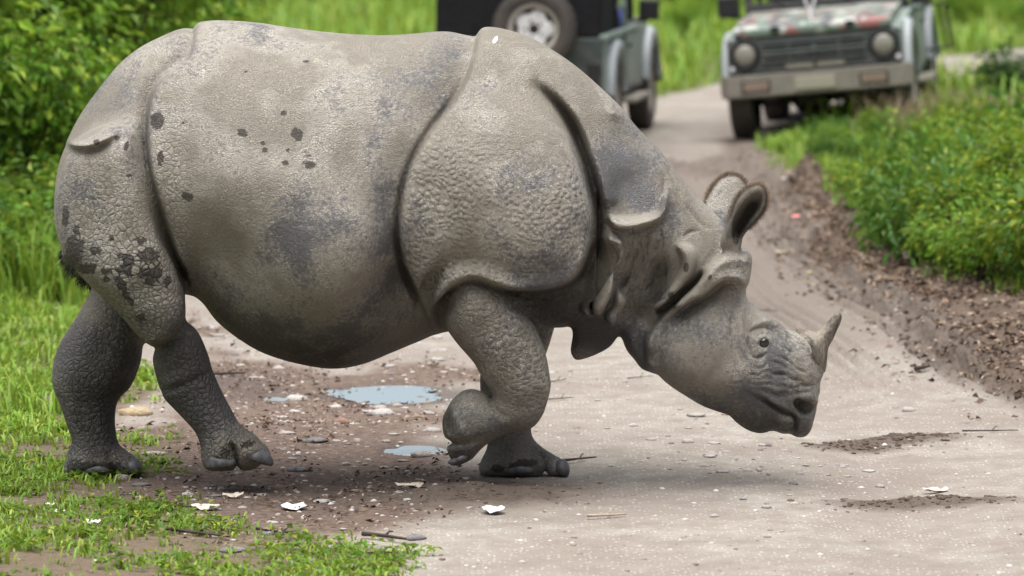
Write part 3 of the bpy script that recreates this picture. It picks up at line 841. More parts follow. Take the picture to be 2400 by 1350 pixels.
# ---- shoulder masses (under the plate), both sides
SHO = [(990,360),(960,450),(950,560),(975,640),(1040,640),(1110,640),(1200,665),(1280,665),(1345,630),(1380,560),(1390,480),(1370,390),(1330,310),(1260,260),(1150,240),(1050,290)]
for s in (-1, 1):
    slab(SHO, YB + s * 0.33, [(1150,480,.245),(1300,560,.24),(1000,520,.235),(1200,300,.19)], 0.26, 0.08, p=2.2)
# ---- hind legs
slab([(345,740),(348,800),(357,845),(373,905),(387,935),(405,955),(431,982),(457,1012),(469,1042),(472,1075),(482,1101),(500,1110),(534,1113),(570,1111),(592,1104),(612,1088),(634,1071),(628,1054),(613,1037),(595,1019),(562,994),(543,961),(526,930),(510,897),(495,860),(488,835),(470,790),(445,745),(430,700),(385,690)],
     [(700, YB - 0.25), (900, YB - 0.23), (1110, YB - 0.20)], [(400,760,.15),(440,900,.11),(480,980,.098),(540,1080,.115),(610,1070,.10)], 0.12, 0.006)
slab([(225,600),(212,680),(190,725),(165,765),(140,805),(124,860),(124,905),(135,935),(148,970),(160,1005),(168,1035),(156,1066),(150,1092),(153,1111),(190,1117),(260,1118),(318,1114),(331,1104),(328,1086),(312,1070),(295,1056),(278,1040),(271,1010),(270,970),(278,938),(305,908),(322,872),(335,832),(343,800),(350,740),(345,640)],
     [(650, YB + 0.30), (850, YB + 0.22), (1110, YB + 0.165)], [(270,720,.16),(220,860,.135),(220,970,.10),(215,1020,.095),(220,1090,.12),(310,1090,.10)], 0.12, 0.02)
# ---- front legs
slab([(1010,600),(1030,680),(1042,755),(1066,797),(1090,826),(1112,852),(1130,885),(1148,912),(1165,945),(1195,990),(1238,1001),(1266,976),(1281,948),(1291,906),(1288,876),(1279,828),(1266,790),(1254,755),(1240,700),(1235,620),(1130,560)],
     [(600, YB - 0.36), (800, YB - 0.35), (1000, YB - 0.30)], [(1130,680,.17),(1170,800,.135),(1215,900,.125),(1230,960,.11)], 0.15, 0.012)
slab([(1238,1001),(1262,976),(1262,945),(1225,925),(1185,925),(1150,926),(1126,917),(1108,912),(1086,916),(1068,929),(1052,947),(1039,972),(1036,998),(1042,1026),(1048,1036),(1047,1052),(1056,1074),(1074,1087),(1091,1084),(1108,1074),(1128,1052),(1150,1035),(1185,1016)],
     [(900, YB - 0.31), (1090, YB - 0.26)], [(1220,965,.105),(1150,975,.105),(1080,980,.125),(1075,1060,.10)], 0.11, 0.03)
slab([(1160,660),(1138,780),(1127,860),(1126,920),(1140,1000),(1142,1045),(1129,1076),(1122,1094),(1130,1112),(1180,1116),(1280,1116),(1326,1114),(1331,1102),(1326,1086),(1312,1073),(1296,1066),(1266,1046),(1246,1018),(1250,960),(1270,860),(1290,800),(1303,750),(1310,660)],
     [(650, YB + 0.30), (900, YB + 0.22), (1110, YB + 0.165)], [(1220,700,.15),(1200,900,.11),(1195,1010,.10),(1200,1090,.125),(1310,1095,.09)], 0.12, 0.02)
# ---- dewlap
slab([(1342,740),(1343,775),(1340,800),(1337,824),(1348,843),(1366,842),(1395,832),(1427,815),(1442,796),(1449,770),(1452,715),(1400,690)], YB - 0.03, 0.045, 0.05, 0.02, blur=2)
# ---- head
HEAD = [(1700,585),(1740,585),(1756,600),(1757,625),(1755,655),(1748,680),(1753,704),(1772,718),(1796,741),(1821,760),(1840,772),(1862,777),(1885,785),(1905,800),(1918,825),(1928,855),(1929,880),(1922,897),(1922,918),(1915,936),(1914,957),(1909,979),(1899,1007),(1886,1023),(1866,1024),(1850,1016),(1834,1016),(1812,1009),(1795,1013),(1778,1015),(1751,1007),(1726,990),(1708,973),(1682,964),(1645,950),(1608,928),(1570,903),(1543,878),(1527,848),(1519,815),(1522,782),(1540,750),(1580,712),(1640,660),(1670,620)]
slab(HEAD, YB - 0.01, [(1570,810,.215),(1660,770,.235),(1700,640,.20),(1720,860,.19),(1795,800,.155),(1740,720,.185),(1850,850,.125),(1885,950,.105),(1780,980,.115),(1700,950,.13)], 0.20, 0.022, p=2.3, blur=5)
for s in (-1, 1):
    slab([(1862,950),(1870,939),(1888,934),(1906,942),(1913,956),(1908,974),(1896,981),(1882,977),(1870,966)], YB + s * 0.125, 0.085, 0.016, 0.010, blur=1, carve=True)
# hanging folds of the neck, cheek rolls and the lip of the neck plate, on both sides
for s in (-1, 1):
    slab([(1418,522),(1414,549),(1416,584),(1421,592),(1436,595),(1423,618),(1413,644),(1405,664),(1392,686),(1386,703),(1386,727),(1398,737),(1412,727),(1424,712),(1436,685),(1442,661),(1448,638),(1460,614),(1466,590),(1462,549),(1448,531)], YB + s * 0.24, [(1440,560,.125),(1430,650,.12),(1400,715,.09)], 0.024, 0.010, blur=1.2, p=2.2)
    slab([(1344,712),(1350,697),(1374,692),(1398,686),(1418,667),(1424,685),(1414,703),(1390,712),(1386,727),(1398,738),(1380,744),(1359,733)], YB + s * 0.16, [(1360,712,.10),(1405,690,.14)], 0.026, 0.012, blur=1.2)
    slab([(1386,712),(1400,704),(1416,708),(1420,724),(1408,738),(1392,736)], YB + s * 0.19, 0.10, 0.026, 0.010, blur=1.2)
    slab([(1439,694),(1448,673),(1462,688),(1473,709),(1462,735),(1451,757),(1436,766),(1418,754),(1415,741),(1424,727),(1436,712)], YB + s * 0.15, 0.10, 0.026, 0.010, blur=1.2)
    slab([(1584,575),(1605,569),(1626,580),(1633,608),(1624,641),(1600,671),(1568,706),(1544,730),(1526,739),(1517,732),(1522,716),(1546,695),(1566,671),(1582,646),(1594,620),(1592,596)], YB + s * 0.155, [(1610,600,.095),(1540,715,.080)], 0.032, 0.012, blur=1.5)
    slab([(1757,600),(1700,596),(1682,604),(1656,625),(1632,655),(1608,681),(1590,706),(1596,718),(1620,708),(1650,690),(1678,664),(1698,656),(1722,659),(1746,674),(1758,650)], YB + s * 0.15, [(1620,690,.080),(1700,625,.092)], 0.030, 0.010, blur=1.5)
    slab([(1418,490),(1424,519),(1442,532),(1478,537),(1507,528),(1537,519),(1553,505),(1562,478),(1559,452),(1550,478),(1544,492),(1525,500),(1490,505),(1460,503),(1436,499)], YB + s * 0.20, 0.118, 0.022, 0.012, blur=1.0)
# throat lumps
slab([(1466,770),(1464,800),(1470,822),(1486,842),(1505,866),(1530,872),(1545,840),(1535,790),(1500,760)], YB - 0.02, 0.11, 0.06, 0.03, blur=2)
# tail and its root under the rump
slab([(150,560),(146,600),(152,625),(172,640),(200,658),(215,672),(222,655),(200,620),(180,590)], YB - 0.14, 0.06, 0.05, 0.03, blur=2)

def V3(u, v, y):
    x, z = P(u, v, y)
    return Vector((x, y, z))

# ---- ears: leaf-shaped cups on short stalks
EAR_NEAR = [(1688,572),(1697,538),(1711,503),(1720,477),(1736,452),(1757,437),(1776,431),(1791,438),(1798,455),(1798,476),(1790,496),(1775,516),(1757,535),(1744,551),(1737,568),(1732,596),(1708,606)]
slab(EAR_NEAR, [(430, YB - 0.27), (600, YB - 0.15)], [(1712,590,.045),(1740,520,.046),(1780,450,.034)], 0.030, 0.025, p=2.4, blur=1.5)
slab([(1722,574),(1716,552),(1717,528),(1724,505),(1738,482),(1756,463),(1774,451),(1786,455),(1788,474),(1776,498),(1758,520),(1743,540),(1734,560),(1729,576)], [(430, YB - 0.317), (600, YB - 0.195)], [(1725,560,.062),(1740,520,.066),(1780,450,.050)], 0.035, 0.008, p=2.2, blur=1.5, carve=True)
EAR_FAR = [(1648,500),(1654,468),(1667,440),(1687,417),(1712,407),(1733,412),(1749,428),(1757,450),(1750,485),(1735,520),(1715,550),(1680,548),(1658,525)]
slab(EAR_FAR, [(400, YB + 0.24), (550, YB + 0.12)], [(1690,530,.04),(1710,440,.022)], 0.03, 0.02, p=2.2, blur=1.5)

# ---------------------------------------------------------------- folds, painted in side view
PH, PW = 675, 1200
OFF = np.zeros((PH, PW), np.float32)       # broad folds, worked into the volume
FIN = np.zeros((PH, PW), np.float32)       # fine creases, worked into the finer head and neck mesh
PU, PV = np.meshgrid(np.arange(PW) * 2.0 + 1, np.arange(PH) * 2.0 + 1)

def line_dist(pts, taper=(0.0, 0.0), margin=160, n=6):
    """signed distance (right of travel positive), weight along the line, window"""
    c = catmull(pts, False, n)
    u0, u1 = max(0, int((c[:, 0].min() - margin) / 2)), min(PW, int((c[:, 0].max() + margin) / 2))
    v0, v1 = max(0, int((c[:, 1].min() - margin) / 2)), min(PH, int((c[:, 1].max() + margin) / 2))
    win = (slice(v0, v1), slice(u0, u1))
    U, Vv = PU[win], PV[win]
    best = np.full(U.shape, 1e9); sg = np.ones(U.shape); along = np.zeros(U.shape)
    seg = np.hypot(*(c[1:] - c[:-1]).T); cum = np.concatenate([[0], np.cumsum(seg)]); tot = cum[-1]
    for i in range(len(c) - 1):
        a, b = c[i], c[i + 1]; e = b - a; L = e @ e + 1e-9
        t = np.clip(((U - a[0]) * e[0] + (Vv - a[1]) * e[1]) / L, 0, 1)
        du, dv = U - a[0] - t * e[0], Vv - a[1] - t * e[1]
        d = np.hypot(du, dv)
        m = d < best
        best = np.where(m, d, best)
        sg = np.where(m, np.sign(e[0] * (Vv - a[1]) - e[1] * (U - a[0])), sg)
        along = np.where(m, (cum[i] + t * seg[i]) / tot, along)
    w = np.ones(U.shape)
    if taper[0] > 0: w *= np.clip(along / taper[0], 0, 1) ** 0.8
    if taper[1] > 0: w *= np.clip((1 - along) / taper[1], 0, 1) ** 0.8
    return best * sg, best, w, win

def fold(pts, hl, wl, hr, wr, edge=3.0, taper=(0.15, 0.15), M=None):
    """step fold: height hl left of the line fading over wl px, hr right of it fading over wr px"""
    M = OFF if M is None else M
    s, d, w, win = line_dist(pts, taper, margin=3 * max(wl, wr))
    L = hl * np.exp(-(np.minimum(s, 0) / wl) ** 2); Rr = hr * np.exp(-(np.maximum(s, 0) / wr) ** 2)
    m = 0.5 + 0.5 * np.tanh(s / edge)
    M[win] += (w * (L * (1 - m) + Rr * m)).astype(np.float32)

def ridge(pts, h, w0, taper=(0.2, 0.2), M=None):
    M = OFF if M is None else M
    s, d, w, win = line_dist(pts, taper, margin=3 * w0)
    M[win] += (w * h * np.exp(-(d / w0) ** 2)).astype(np.float32)

def dab(u, v, ru, rv, h, rot=0.0, M=None, hard=1.0):
    M = OFF if M is None else M
    r = 3 * max(ru, rv)
    win = (slice(max(0, int((v - r) / 2)), min(PH, int((v + r) / 2))), slice(max(0, int((u - r) / 2)), min(PW, int((u + r) / 2))))
    du, dv = PU[win] - u, PV[win] - v
    c, s_ = math.cos(rot), math.sin(rot)
    q = ((du * c + dv * s_) / ru) ** 2 + ((-du * s_ + dv * c) / rv) ** 2
    M[win] += (h * np.exp(-q ** hard)).astype(np.float32)

# hip fold: the flank plate stands proud of the hip
F1 = [(456,50),(453,80),(452,108),(440,138),(402,166),(368,200),(350,236),(343,282),(344,335),(351,400),(364,452),(382,512),(398,562),(414,604),(432,640)]
fold(F1, 0.014, 60, -0.034, 24, taper=(0.02, 0.0))       # right of travel = towards the hip
ridge([(455,46),(453,80),(451,112)], -0.03, 7, (0.0, 0.4))
# rump flap lip
fold([(150,330),(168,343),(195,347),(222,343),(248,332),(272,318),(296,308)], 0.010, 30, -0.012, 20, edge=2.5, taper=(0.15, 0.35))
ridge([(155,335),(180,341),(212,340),(245,326),(275,312)], 0.014, 9, (0.10, 0.3))
ridge(F1[5:], -0.030, 6, (0.25, 0.0))
fold([(436,690),(432,740),(408,786),(375,805),(350,810),(330,795)], -0.030, 24, 0.012, 26, edge=2.5, taper=(0.1, 0.2))
# flank meets shoulder plate
F3 = [(1122,60),(1117,85),(1110,130),(1094,184),(1062,240),(1013,302),(978,360),(953,420),(939,490),(936,560),(946,618),(963,662),(978,694)]
fold(F3, 0.012, 80, -0.050, 56, taper=(0.0, 0.0))
ridge([(q[0] - 4, q[1]) for q in F3[3:]], -0.035, 8, (0.2, 0.0))
ridge([(1122,58),(1116,90),(1106,140)], -0.02, 7, (0.0, 0.5))
# lower shoulder edge and arm skin
fold([(978,694),(990,660),(1012,632),(1036,604)], 0.012, 24, -0.022, 30, edge=2.5, taper=(0.0, 0.5))
SB = [(1000,745),(1020,715),(1042,688),(1072,662),(1108,652),(1150,665),(1200,680),(1260,684),(1310,675),(1352,650),(1382,605),(1397,555)]
fold(SB, 0.026, 34, -0.040, 44, taper=(0.1, 0.1))
ridge([(q[0], q[1] + 5) for q in SB[3:]], -0.030, 8, (0.15, 0.1))
fold([(1150,664),(1200,680),(1260,685),(1310,677),(1354,652),(1386,606),(1402,556)], 0.014, 26, -0.055, 46, edge=3, taper=(0.2, 0.1))
ridge([(1034,768),(1030,735),(1040,700),(1062,674),(1095,658)], -0.02, 6, (0.1, 0.3))
ridge([(1012,752),(1010,722),(1026,694),(1052,668)], 0.010, 13, (0.1, 0.3))
# groove in front of the shoulder
F4 = [(1242,190),(1268,208),(1300,236),(1334,280),(1360,335),(1380,392),(1396,450),(1404,505),(1402,560),(1388,610)]
ridge(F4, -0.10, 13, (0.35, 0.05))
fold([(1256,196),(1290,222),(1325,258),(1352,305),(1378,370),(1400,440),(1414,490)], 0.030, 34, -0.02, 22, taper=(0.3, 0.05))
# hollow under the neck plate, dark
dab(1378, 630, 12, 55, -0.05, rot=0.30)
dab(1345, 700, 40, 20, -0.02)
# neck plate lip
L5 = [(1418,492),(1428,512),(1446,522),(1472,524),(1502,516),(1532,507),(1549,490),(1556,464),(1556,436)]
ridge(L5, 0.004, 13, (0.05, 0.35))
fold([(1420,512),(1440,534),(1470,539),(1505,532),(1540,520),(1560,498),(1566,468),(1566,440)], 0.006, 16, -0.026, 22, edge=2.5, taper=(0.05, 0.35))
ridge([(1549,400),(1556,430),(1557,462)], -0.008, 5, (0.4, 0.1))
# dangling neck fold
ridge([(1462,630),(1456,660),(1448,676)], -0.028, 8, (0.3, 0.2))
rng0 = random.Random(9)
# neck wrinkles and hollow behind the cheek rolls
dab(1542, 650, 18, 55, -0.035, rot=0.25)
dab(1490, 740, 46, 22, -0.035)
for a in ([(1500,545),(1492,590),(1470,640),(1452,690)], [(1520,540),(1508,600),(1486,660)], [(1482,560),(1470,600),(1456,640)], [(1545,560),(1530,600)], [(1560,380),(1590,440),(1606,480)], [(1600,470),(1640,520),(1666,540)], [(1600,560),(1616,545),(1640,540)]):
    ridge(a, -0.009, 4.5, (0.25, 0.35), M=FIN)
for k in range(60):
    u = rng0.uniform(1462, 1560); v = rng0.uniform(540, 715); l = rng0.uniform(16, 46); a = rng0.gauss(1.9, 0.45)
    ridge([(u - l / 2 * math.cos(a), v - l / 2 * math.sin(a)), (u + rng0.uniform(-3, 3), v), (u + l / 2 * math.cos(a), v + l / 2 * math.sin(a))], -rng0.uniform(0.004, 0.008), 2.6, (0.3, 0.3), M=FIN)
ridge([(1575,430),(1572,480),(1560,520),(1556,560)], 0.010, 14, (0.3, 0.4))
# cheek rolls
ridge([(1652,636),(1622,668),(1596,690),(1566,716),(1538,737)], -0.045, 6, (0.25, 0.05))
ridge([(1752,606),(1712,604),(1680,622),(1654,652),(1618,682),(1584,712),(1554,744),(1534,776),(1526,812),(1536,848)], 0.008, 12, (0.0, 0.3))
ridge([(1590,714),(1562,738),(1540,766),(1527,800),(1526,835)], 0.018, 11, (0.2, 0.2))
fold([(1560,762),(1590,730),(1622,706),(1652,694),(1678,672),(1700,657),(1725,660),(1745,676)], 0.008, 16, -0.016, 20, edge=2.5, taper=(0.2, 0.15))
ridge([(1745,560),(1752,582),(1754,604)], 0.012, 8, (0.2, 0.1))
# jaw rim
fold([(1514,770),(1510,810),(1516,850),(1534,884)], 0.014, 26, -0.02, 14, taper=(0.2, 0.2))
# eye socket, lids
dab(1792, 803, 34, 28, -0.012, M=FIN)
dab(1790, 803, 24, 20, 0.015, M=FIN)
dab(1789, 806, 12, 9, -0.014, M=FIN)
ridge([(1772,806),(1780,793),(1792,790),(1804,797),(1808,808)], 0.010, 5, (0.15, 0.15), M=FIN)
ridge([(1757,782),(1772,770),(1792,766),(1812,772),(1826,786),(1832,800)], -0.013, 3.6, (0.2, 0.2), M=FIN)
ridge([(1754,790),(1757,815),(1768,837),(1784,836),(1802,826)], -0.015, 3.6, (0.15, 0.2), M=FIN)
ridge([(1762,772),(1784,758),(1812,762),(1834,782),(1836,806)], 0.012, 8, (0.2, 0.2), M=FIN)
ridge([(1738,694),(1733,750),(1738,805),(1752,850)], 0.016, 9, (0.2, 0.4), M=FIN)
ridge([(1726,700),(1720,760),(1728,815),(1742,862)], -0.010, 8, (0.3, 0.4), M=FIN)
ridge([(1770,742),(1800,748),(1828,768),(1842,796)], 0.010, 10, (0.3, 0.3), M=FIN)
for a in ([(1748,872),(1772,880),(1800,874)], [(1742,890),(1768,902),(1800,900),(1830,910)], [(1736,915),(1760,922)], [(1800,846),(1826,852),(1856,872)], [(1812,830),(1840,842),(1872,866)], [(1820,868),(1850,886),(1884,894)], [(1836,812),(1862,832)]):
    ridge(a, -0.007, 3.0, (0.3, 0.3), M=FIN)
ridge([(1728,690),(1736,712),(1744,724)], -0.010, 5, (0.2, 0.4), M=FIN)
ridge([(1760,858),(1784,864),(1800,850)], -0.006, 4, (0.3, 0.3), M=FIN)
# nose: wrinkles, nostril, mouth
rng = random.Random(4)
for k in range(26):
    u = rng.uniform(1770, 1890); v = rng.uniform(862, 930) - (u - 1830) * 0.10
    l = rng.uniform(22, 52); a = rng.uniform(-0.15, 0.45)
    ridge([(u - l / 2 * math.cos(a), v - l / 2 * math.sin(a)), (u, v + rng.uniform(-3, 3)), (u + l / 2 * math.cos(a), v + l / 2 * math.sin(a))], -rng.uniform(0.0035, 0.007), rng.uniform(2.4, 3.4), (0.3, 0.3), M=FIN)
ridge([(1760,910),(1800,918),(1830,928),(1870,925),(1905,918)], -0.008, 5, (0.3, 0.2), M=FIN)
ridge([(1868,930),(1890,928),(1908,938),(1912,952)], 0.014, 9, (0.2, 0.2), M=FIN)
dab(1874, 944, 10, 8, -0.02, M=FIN)
ridge([(1768,930),(1790,940),(1815,955),(1838,968),(1858,976),(1868,992),(1862,1012)], -0.030, 5.0, (0.25, 0.0), M=FIN)
ridge([(1772,924),(1800,934),(1826,949),(1850,962)], 0.008, 8, (0.3, 0.2), M=FIN)
ridge([(1815,985),(1840,985),(1856,996)], 0.012, 14, (0.3, 0.2), M=FIN)
dab(1892, 1000, 12, 18, 0.010, M=FIN)
# horn boss
fold([(1852,772),(1880,802),(1902,832),(1918,858),(1930,880)], 0.008, 26, -0.006, 12, edge=2, taper=(0.1, 0.0))
# hind leg folds, toes
ridge([(372,918),(400,914),(440,900),(478,880),(500,868)], -0.013, 7, (0.3, 0.3))
ridge([(374,930),(405,924),(445,908),(490,890)], 0.008, 10, (0.35, 0.3))
ridge([(372,900),(410,890),(450,872),(485,850)], 0.008, 12, (0.35, 0.3))
ridge([(538,1034),(546,1052),(552,1072),(556,1098)], -0.050, 6, (0.25, 0.0))
dab(514, 1066, 22, 26, 0.020); dab(594, 1056, 30, 20, 0.018); dab(540, 1108, 50, 9, -0.03)
ridge([(512,1028),(530,1032),(540,1046)], 0.010, 9, (0.2, 0.2)); ridge([(556,1046),(580,1030),(604,1026)], 0.010, 10, (0.2, 0.2))
fold([(560,1072),(580,1050),(606,1042),(618,1046)], -0.004, 10, 0.006, 16, edge=2)
ridge([(250,1056),(258,1076),(268,1100),(272,1115)], -0.045, 6, (0.3, 0.0))
dab(220, 1086, 28, 22, 0.015); dab(304, 1086, 20, 20, 0.014)
ridge([(240,1052),(255,1056),(266,1070),(276,1092)], 0.010, 7, (0.2, 0.2))
ridge([(130,930),(180,946),(230,940),(280,922)], -0.008, 7, (0.2, 0.2))
# front legs: crook, toe cleft
ridge([(1150,926),(1154,948),(1166,966),(1182,976),(1196,984)], -0.016, 6, (0.0, 0.5))
ridge([(1046,1036),(1070,1038),(1100,1034),(1126,1026),(1150,1016)], -0.022, 6, (0.0, 0.6))
ridge([(1062,955),(1068,985),(1080,1010),(1092,1026)], 0.010, 9, (0.2, 0.2))
dab(1052, 985, 8, 26, -0.012)
ridge([(1264,1056),(1272,1076),(1276,1096),(1278,1112)], -0.034, 6, (0.2, 0.0))
dab(1220, 1080, 36, 24, 0.016)
ridge([(1236,1020),(1250,1044),(1272,1060),(1300,1076)], 0.008, 8, (0.3, 0.1))
# soft hollows of flank and belly
dab(620, 700, 200, 120, 0.012); dab(470, 640, 34, 110, -0.02)
dab(905, 640, 46, 120, -0.03); dab(1010, 560, 50, 90, 0.01)
dab(1450, 330, 50, 60, -0.014, rot=0.8); dab(1440, 265, 22, 12, 0.010, rot=0.5); dab(1498, 330, 10, 30, -0.008, rot=-0.6)
dab(1475, 430, 44, 50, -0.018)
OFF = blur2(OFF, 0.8)
FIN = blur2(FIN, 0.7)

def sample(M, u, v):
    u = np.clip(u / 2.0 - 0.5, 0, PW - 1.001); v = np.clip(v / 2.0 - 0.5, 0, PH - 1.001)
    i = u.astype(np.int32); j = v.astype(np.int32); a = u - i; b = v - j
    return (M[j, i] * (1 - a) * (1 - b) + M[j, i + 1] * a * (1 - b) + M[j + 1, i] * (1 - a) * b + M[j + 1, i + 1] * a * b)

def side_uv(x, y, z):
    """photo position of the same point on the near side (the animal's two sides are alike)"""
    ym = np.where((y > YB) & (z > 0.55), 2 * YB - y, y)
    return project(x, ym, z)

band = np.argwhere(np.abs(FIELD) < 0.13)
bx, by, bz = gx[band[:, 0]], gy[band[:, 1]], gz[band[:, 2]]
u_, v_ = side_uv(bx, by, bz)
off = sample(OFF, u_, v_)
# folds fade out towards the mid-plane and on the far lower legs, and stay off the ears
fade = np.clip(np.abs(by - YB) / 0.30, 0.35, 1.0)
fade = np.where(bx > 0.32, np.clip(np.abs(by - YB) / 0.12, 0.25, 1.0), fade)
lowfar = (bz < 0.55) & (by > YB + 0.45)
off = np.where(lowfar, 0.0, off * fade)
FIELD[band[:, 0], band[:, 1], band[:, 2]] -= off.astype(np.float32)
del band, bx, by, bz, u_, v_, off

# ---------------------------------------------------------------- surface nets
def surface_nets(Fd):
    S = Fd < 0
    cnt = np.zeros((NX - 1, NY - 1, NZ - 1), np.int8)
    for a in (0, 1):
        for b in (0, 1):
            for c in (0, 1):
                cnt += S[a:NX - 1 + a, b:NY - 1 + b, c:NZ - 1 + c]
    act = np.argwhere((cnt > 0) & (cnt < 8))
    idx = np.full(cnt.shape, -1, np.int32)
    idx[act[:, 0], act[:, 1], act[:, 2]] = np.arange(len(act), dtype=np.int32)
    corner = {}
    for a in (0, 1):
        for b in (0, 1):
            for c in (0, 1):
                corner[a, b, c] = Fd[act[:, 0] + a, act[:, 1] + b, act[:, 2] + c]
    acc = np.zeros((len(act), 3)); num = np.zeros(len(act))
    for p0 in corner:
        for ax in range(3):
            if p0[ax]: continue
            p1 = list(p0); p1[ax] = 1; p1 = tuple(p1)
            f0, f1 = corner[p0], corner[p1]
            m = (f0 < 0) != (f1 < 0)
            t = np.where(m, f0 / np.where(m, f0 - f1, 1), 0)
            pos = np.array(p0, float)[None, :].repeat(len(act), 0)
            pos[:, ax] += t
            acc[m] += pos[m]; num[m] += 1
    V = (act + acc / num[:, None]) * VX + np.array([gx[0], gy[0], gz[0]])
    faces = []
    for ax in range(3):
        sl0 = [slice(None)] * 3; sl1 = [slice(None)] * 3
        sl0[ax] = slice(0, -1); sl1[ax] = slice(1, None)
        A, B = S[tuple(sl0)], S[tuple(sl1)]
        e = np.argwhere(A != B)
        inner = np.ones(len(e), bool)
        o1, o2 = [(1, 2), (2, 0), (0, 1)][ax]
        inner &= (e[:, o1] > 0) & (e[:, o2] > 0)
        e = e[inner]
        flip = A[e[:, 0], e[:, 1], e[:, 2]]
        def cell(d1, d2):
            q = e.copy(); q[:, o1] -= d1; q[:, o2] -= d2
            q = np.minimum(q, np.array(cnt.shape) - 1)
            return idx[q[:, 0], q[:, 1], q[:, 2]]
        quad = np.stack([cell(1, 1), cell(0, 1), cell(0, 0), cell(1, 0)], 1)
        quad[~flip] = quad[~flip][:, ::-1]
        faces.append(quad)
    Fq = np.concatenate(faces)
    return V, Fq[(Fq >= 0).all(1)]

RV, RF = surface_nets(FIELD)
# keep the one connected skin, drop stray bits
def biggest(V, Fq):
    lab = np.arange(len(V))
    while True:
        m = lab[Fq].min(1)
        new = lab.copy()
        for c in range(4): np.minimum.at(new, Fq[:, c], m)
        new = new[new]
        if (new == lab).all(): break
        lab = new
    ids, n = np.unique(lab, return_counts=True)
    keep = lab == ids[n.argmax()]
    mp = np.cumsum(keep) - 1
    return V[keep], mp[Fq[keep[Fq[:, 0]]]]
RV, RF = biggest(RV, RF)
# one light smoothing pass
for _ in range(2):
    acc = np.zeros_like(RV); n = np.zeros(len(RV))
    for c in range(4):
        a, b = RF[:, c], RF[:, (c + 1) % 4]
        np.add.at(acc, a, RV[b]); np.add.at(n, a, 1)
    RV = RV * 0.5 + 0.5 * acc / np.maximum(n, 1)[:, None]
del FIELD

def refine(V, Fq, pick):
    """split the picked quads in four, keeping the mesh closed (neighbours take the extra corners)"""
    E = np.sort(np.stack([Fq, np.roll(Fq, -1, 1)], 2).reshape(-1, 2), 1)
    key = E[:, 0].astype(np.int64) * len(V) + E[:, 1]
    uk, inv = np.unique(key, return_inverse=True)
    inv = inv.reshape(-1, 4)
    used = np.zeros(len(uk), bool); used[inv[pick].ravel()] = True
    eid = np.cumsum(used) - 1 + len(V)
    ue = uk[used]
    mid = 0.5 * (V[ue // len(V)] + V[ue % len(V)])
    fp = Fq[pick]; cen = V[fp].mean(1); c0 = len(V) + len(mid) + np.arange(len(fp))
    m = eid[inv[pick]]
    quads = np.concatenate([np.stack([fp[:, i], m[:, i], c0, m[:, i - 1]], 1) for i in range(4)])
    rest = Fq[~pick]; ri = inv[~pick]; touched = used[ri].any(1)
    ng = []
    for f, e in zip(rest[touched], ri[touched]):
        q = []
        for i in range(4):
            q.append(int(f[i]))
            if used[e[i]]: q.append(int(eid[e[i]]))
        ng.append(q)
    return np.concatenate([V, mid, cen]), np.concatenate([quads, rest[~touched]]), ng

fu, fv = project(*RV[RF].mean(1).T)
fy = RV[RF][:, :, 1].mean(1)
RV, RF, RN = refine(RV, RF, (fu > 1395) & (fv > 395) & (fy < YB + 0.02))

def vertex_normals(V, Fq, ng):
    N = np.zeros_like(V)
    n = np.cross(V[Fq[:, 2]] - V[Fq[:, 0]], V[Fq[:, 3]] - V[Fq[:, 1]])
    for c in range(4): np.add.at(N, Fq[:, c], n)
    for f in ng:
        p = V[f[2]] - V[f[0]]; q = V[f[3]] - V[f[1]]
        N[f] += np.cross(p, q)
    return N / np.maximum(np.linalg.norm(N, axis=1), 1e-12)[:, None]

RN_ = vertex_normals(RV, RF, RN)
for _ in range(3):       # soft normals for the displacement
    acc = RN_.copy()
    for c in range(4): np.add.at(acc, RF[:, c], RN_[RF[:, (c + 1) % 4]])
    RN_ = acc / np.linalg.norm(acc, axis=1)[:, None]
pu, pv = side_uv(RV[:, 0], RV[:, 1], RV[:, 2])
RV = RV + RN_ * (sample(FIN, pu, pv) * np.clip(np.abs(RV[:, 1] - YB) / 0.06, 0, 1))[:, None]
# ---------------------------------------------------------------- skin: masks of hide texture, mud and painted shade
NOD = np.zeros((PH, PW), np.float32)      # round knobs (shoulder, thigh)
SCA = np.zeros((PH, PW), np.float32)      # cracked scale plates (legs, thigh)
MUD = np.zeros((PH, PW), np.float32)      # dark wet mud splashes
GRY = np.zeros((PH, PW), np.float32)      # bare blue-grey hide against pale dried dust; back also paled as if top-lit
PIT = np.zeros((PH, PW), np.float32)      # arm with dark studs
for u, v, a, b, h in [(1020,500,75,120,1.0),(1010,610,60,60,1.0),(1290,560,90,90,0.9),(1150,480,120,130,0.45),(1340,480,40,90,0.8),(1180,620,110,40,0.6),(1080,360,110,90,0.3)]:
    dab(u, v, a, b, h, M=NOD)
for u, v, a, b, h in [(340,690,90,120,1.0),(230,560,110,130,0.5),(450,940,90,150,0.9),(210,950,110,170,0.9),(540,1050,70,60,0.6),(400,420,40,150,0.45),(1180,800,110,130,0.75),(600,560,170,200,0.22),(250,420,100,100,0.25),(1050,680,60,60,0.5),(1200,1060,80,60,0.3)]:
    dab(u, v, a, b, h, M=SCA)
for u, v, a, b, h in [(1190,790,80,110,1.0),(1250,900,60,70,1.0),(1150,720,70,50,0.5)]:
    dab(u, v, a, b, h, M=PIT)
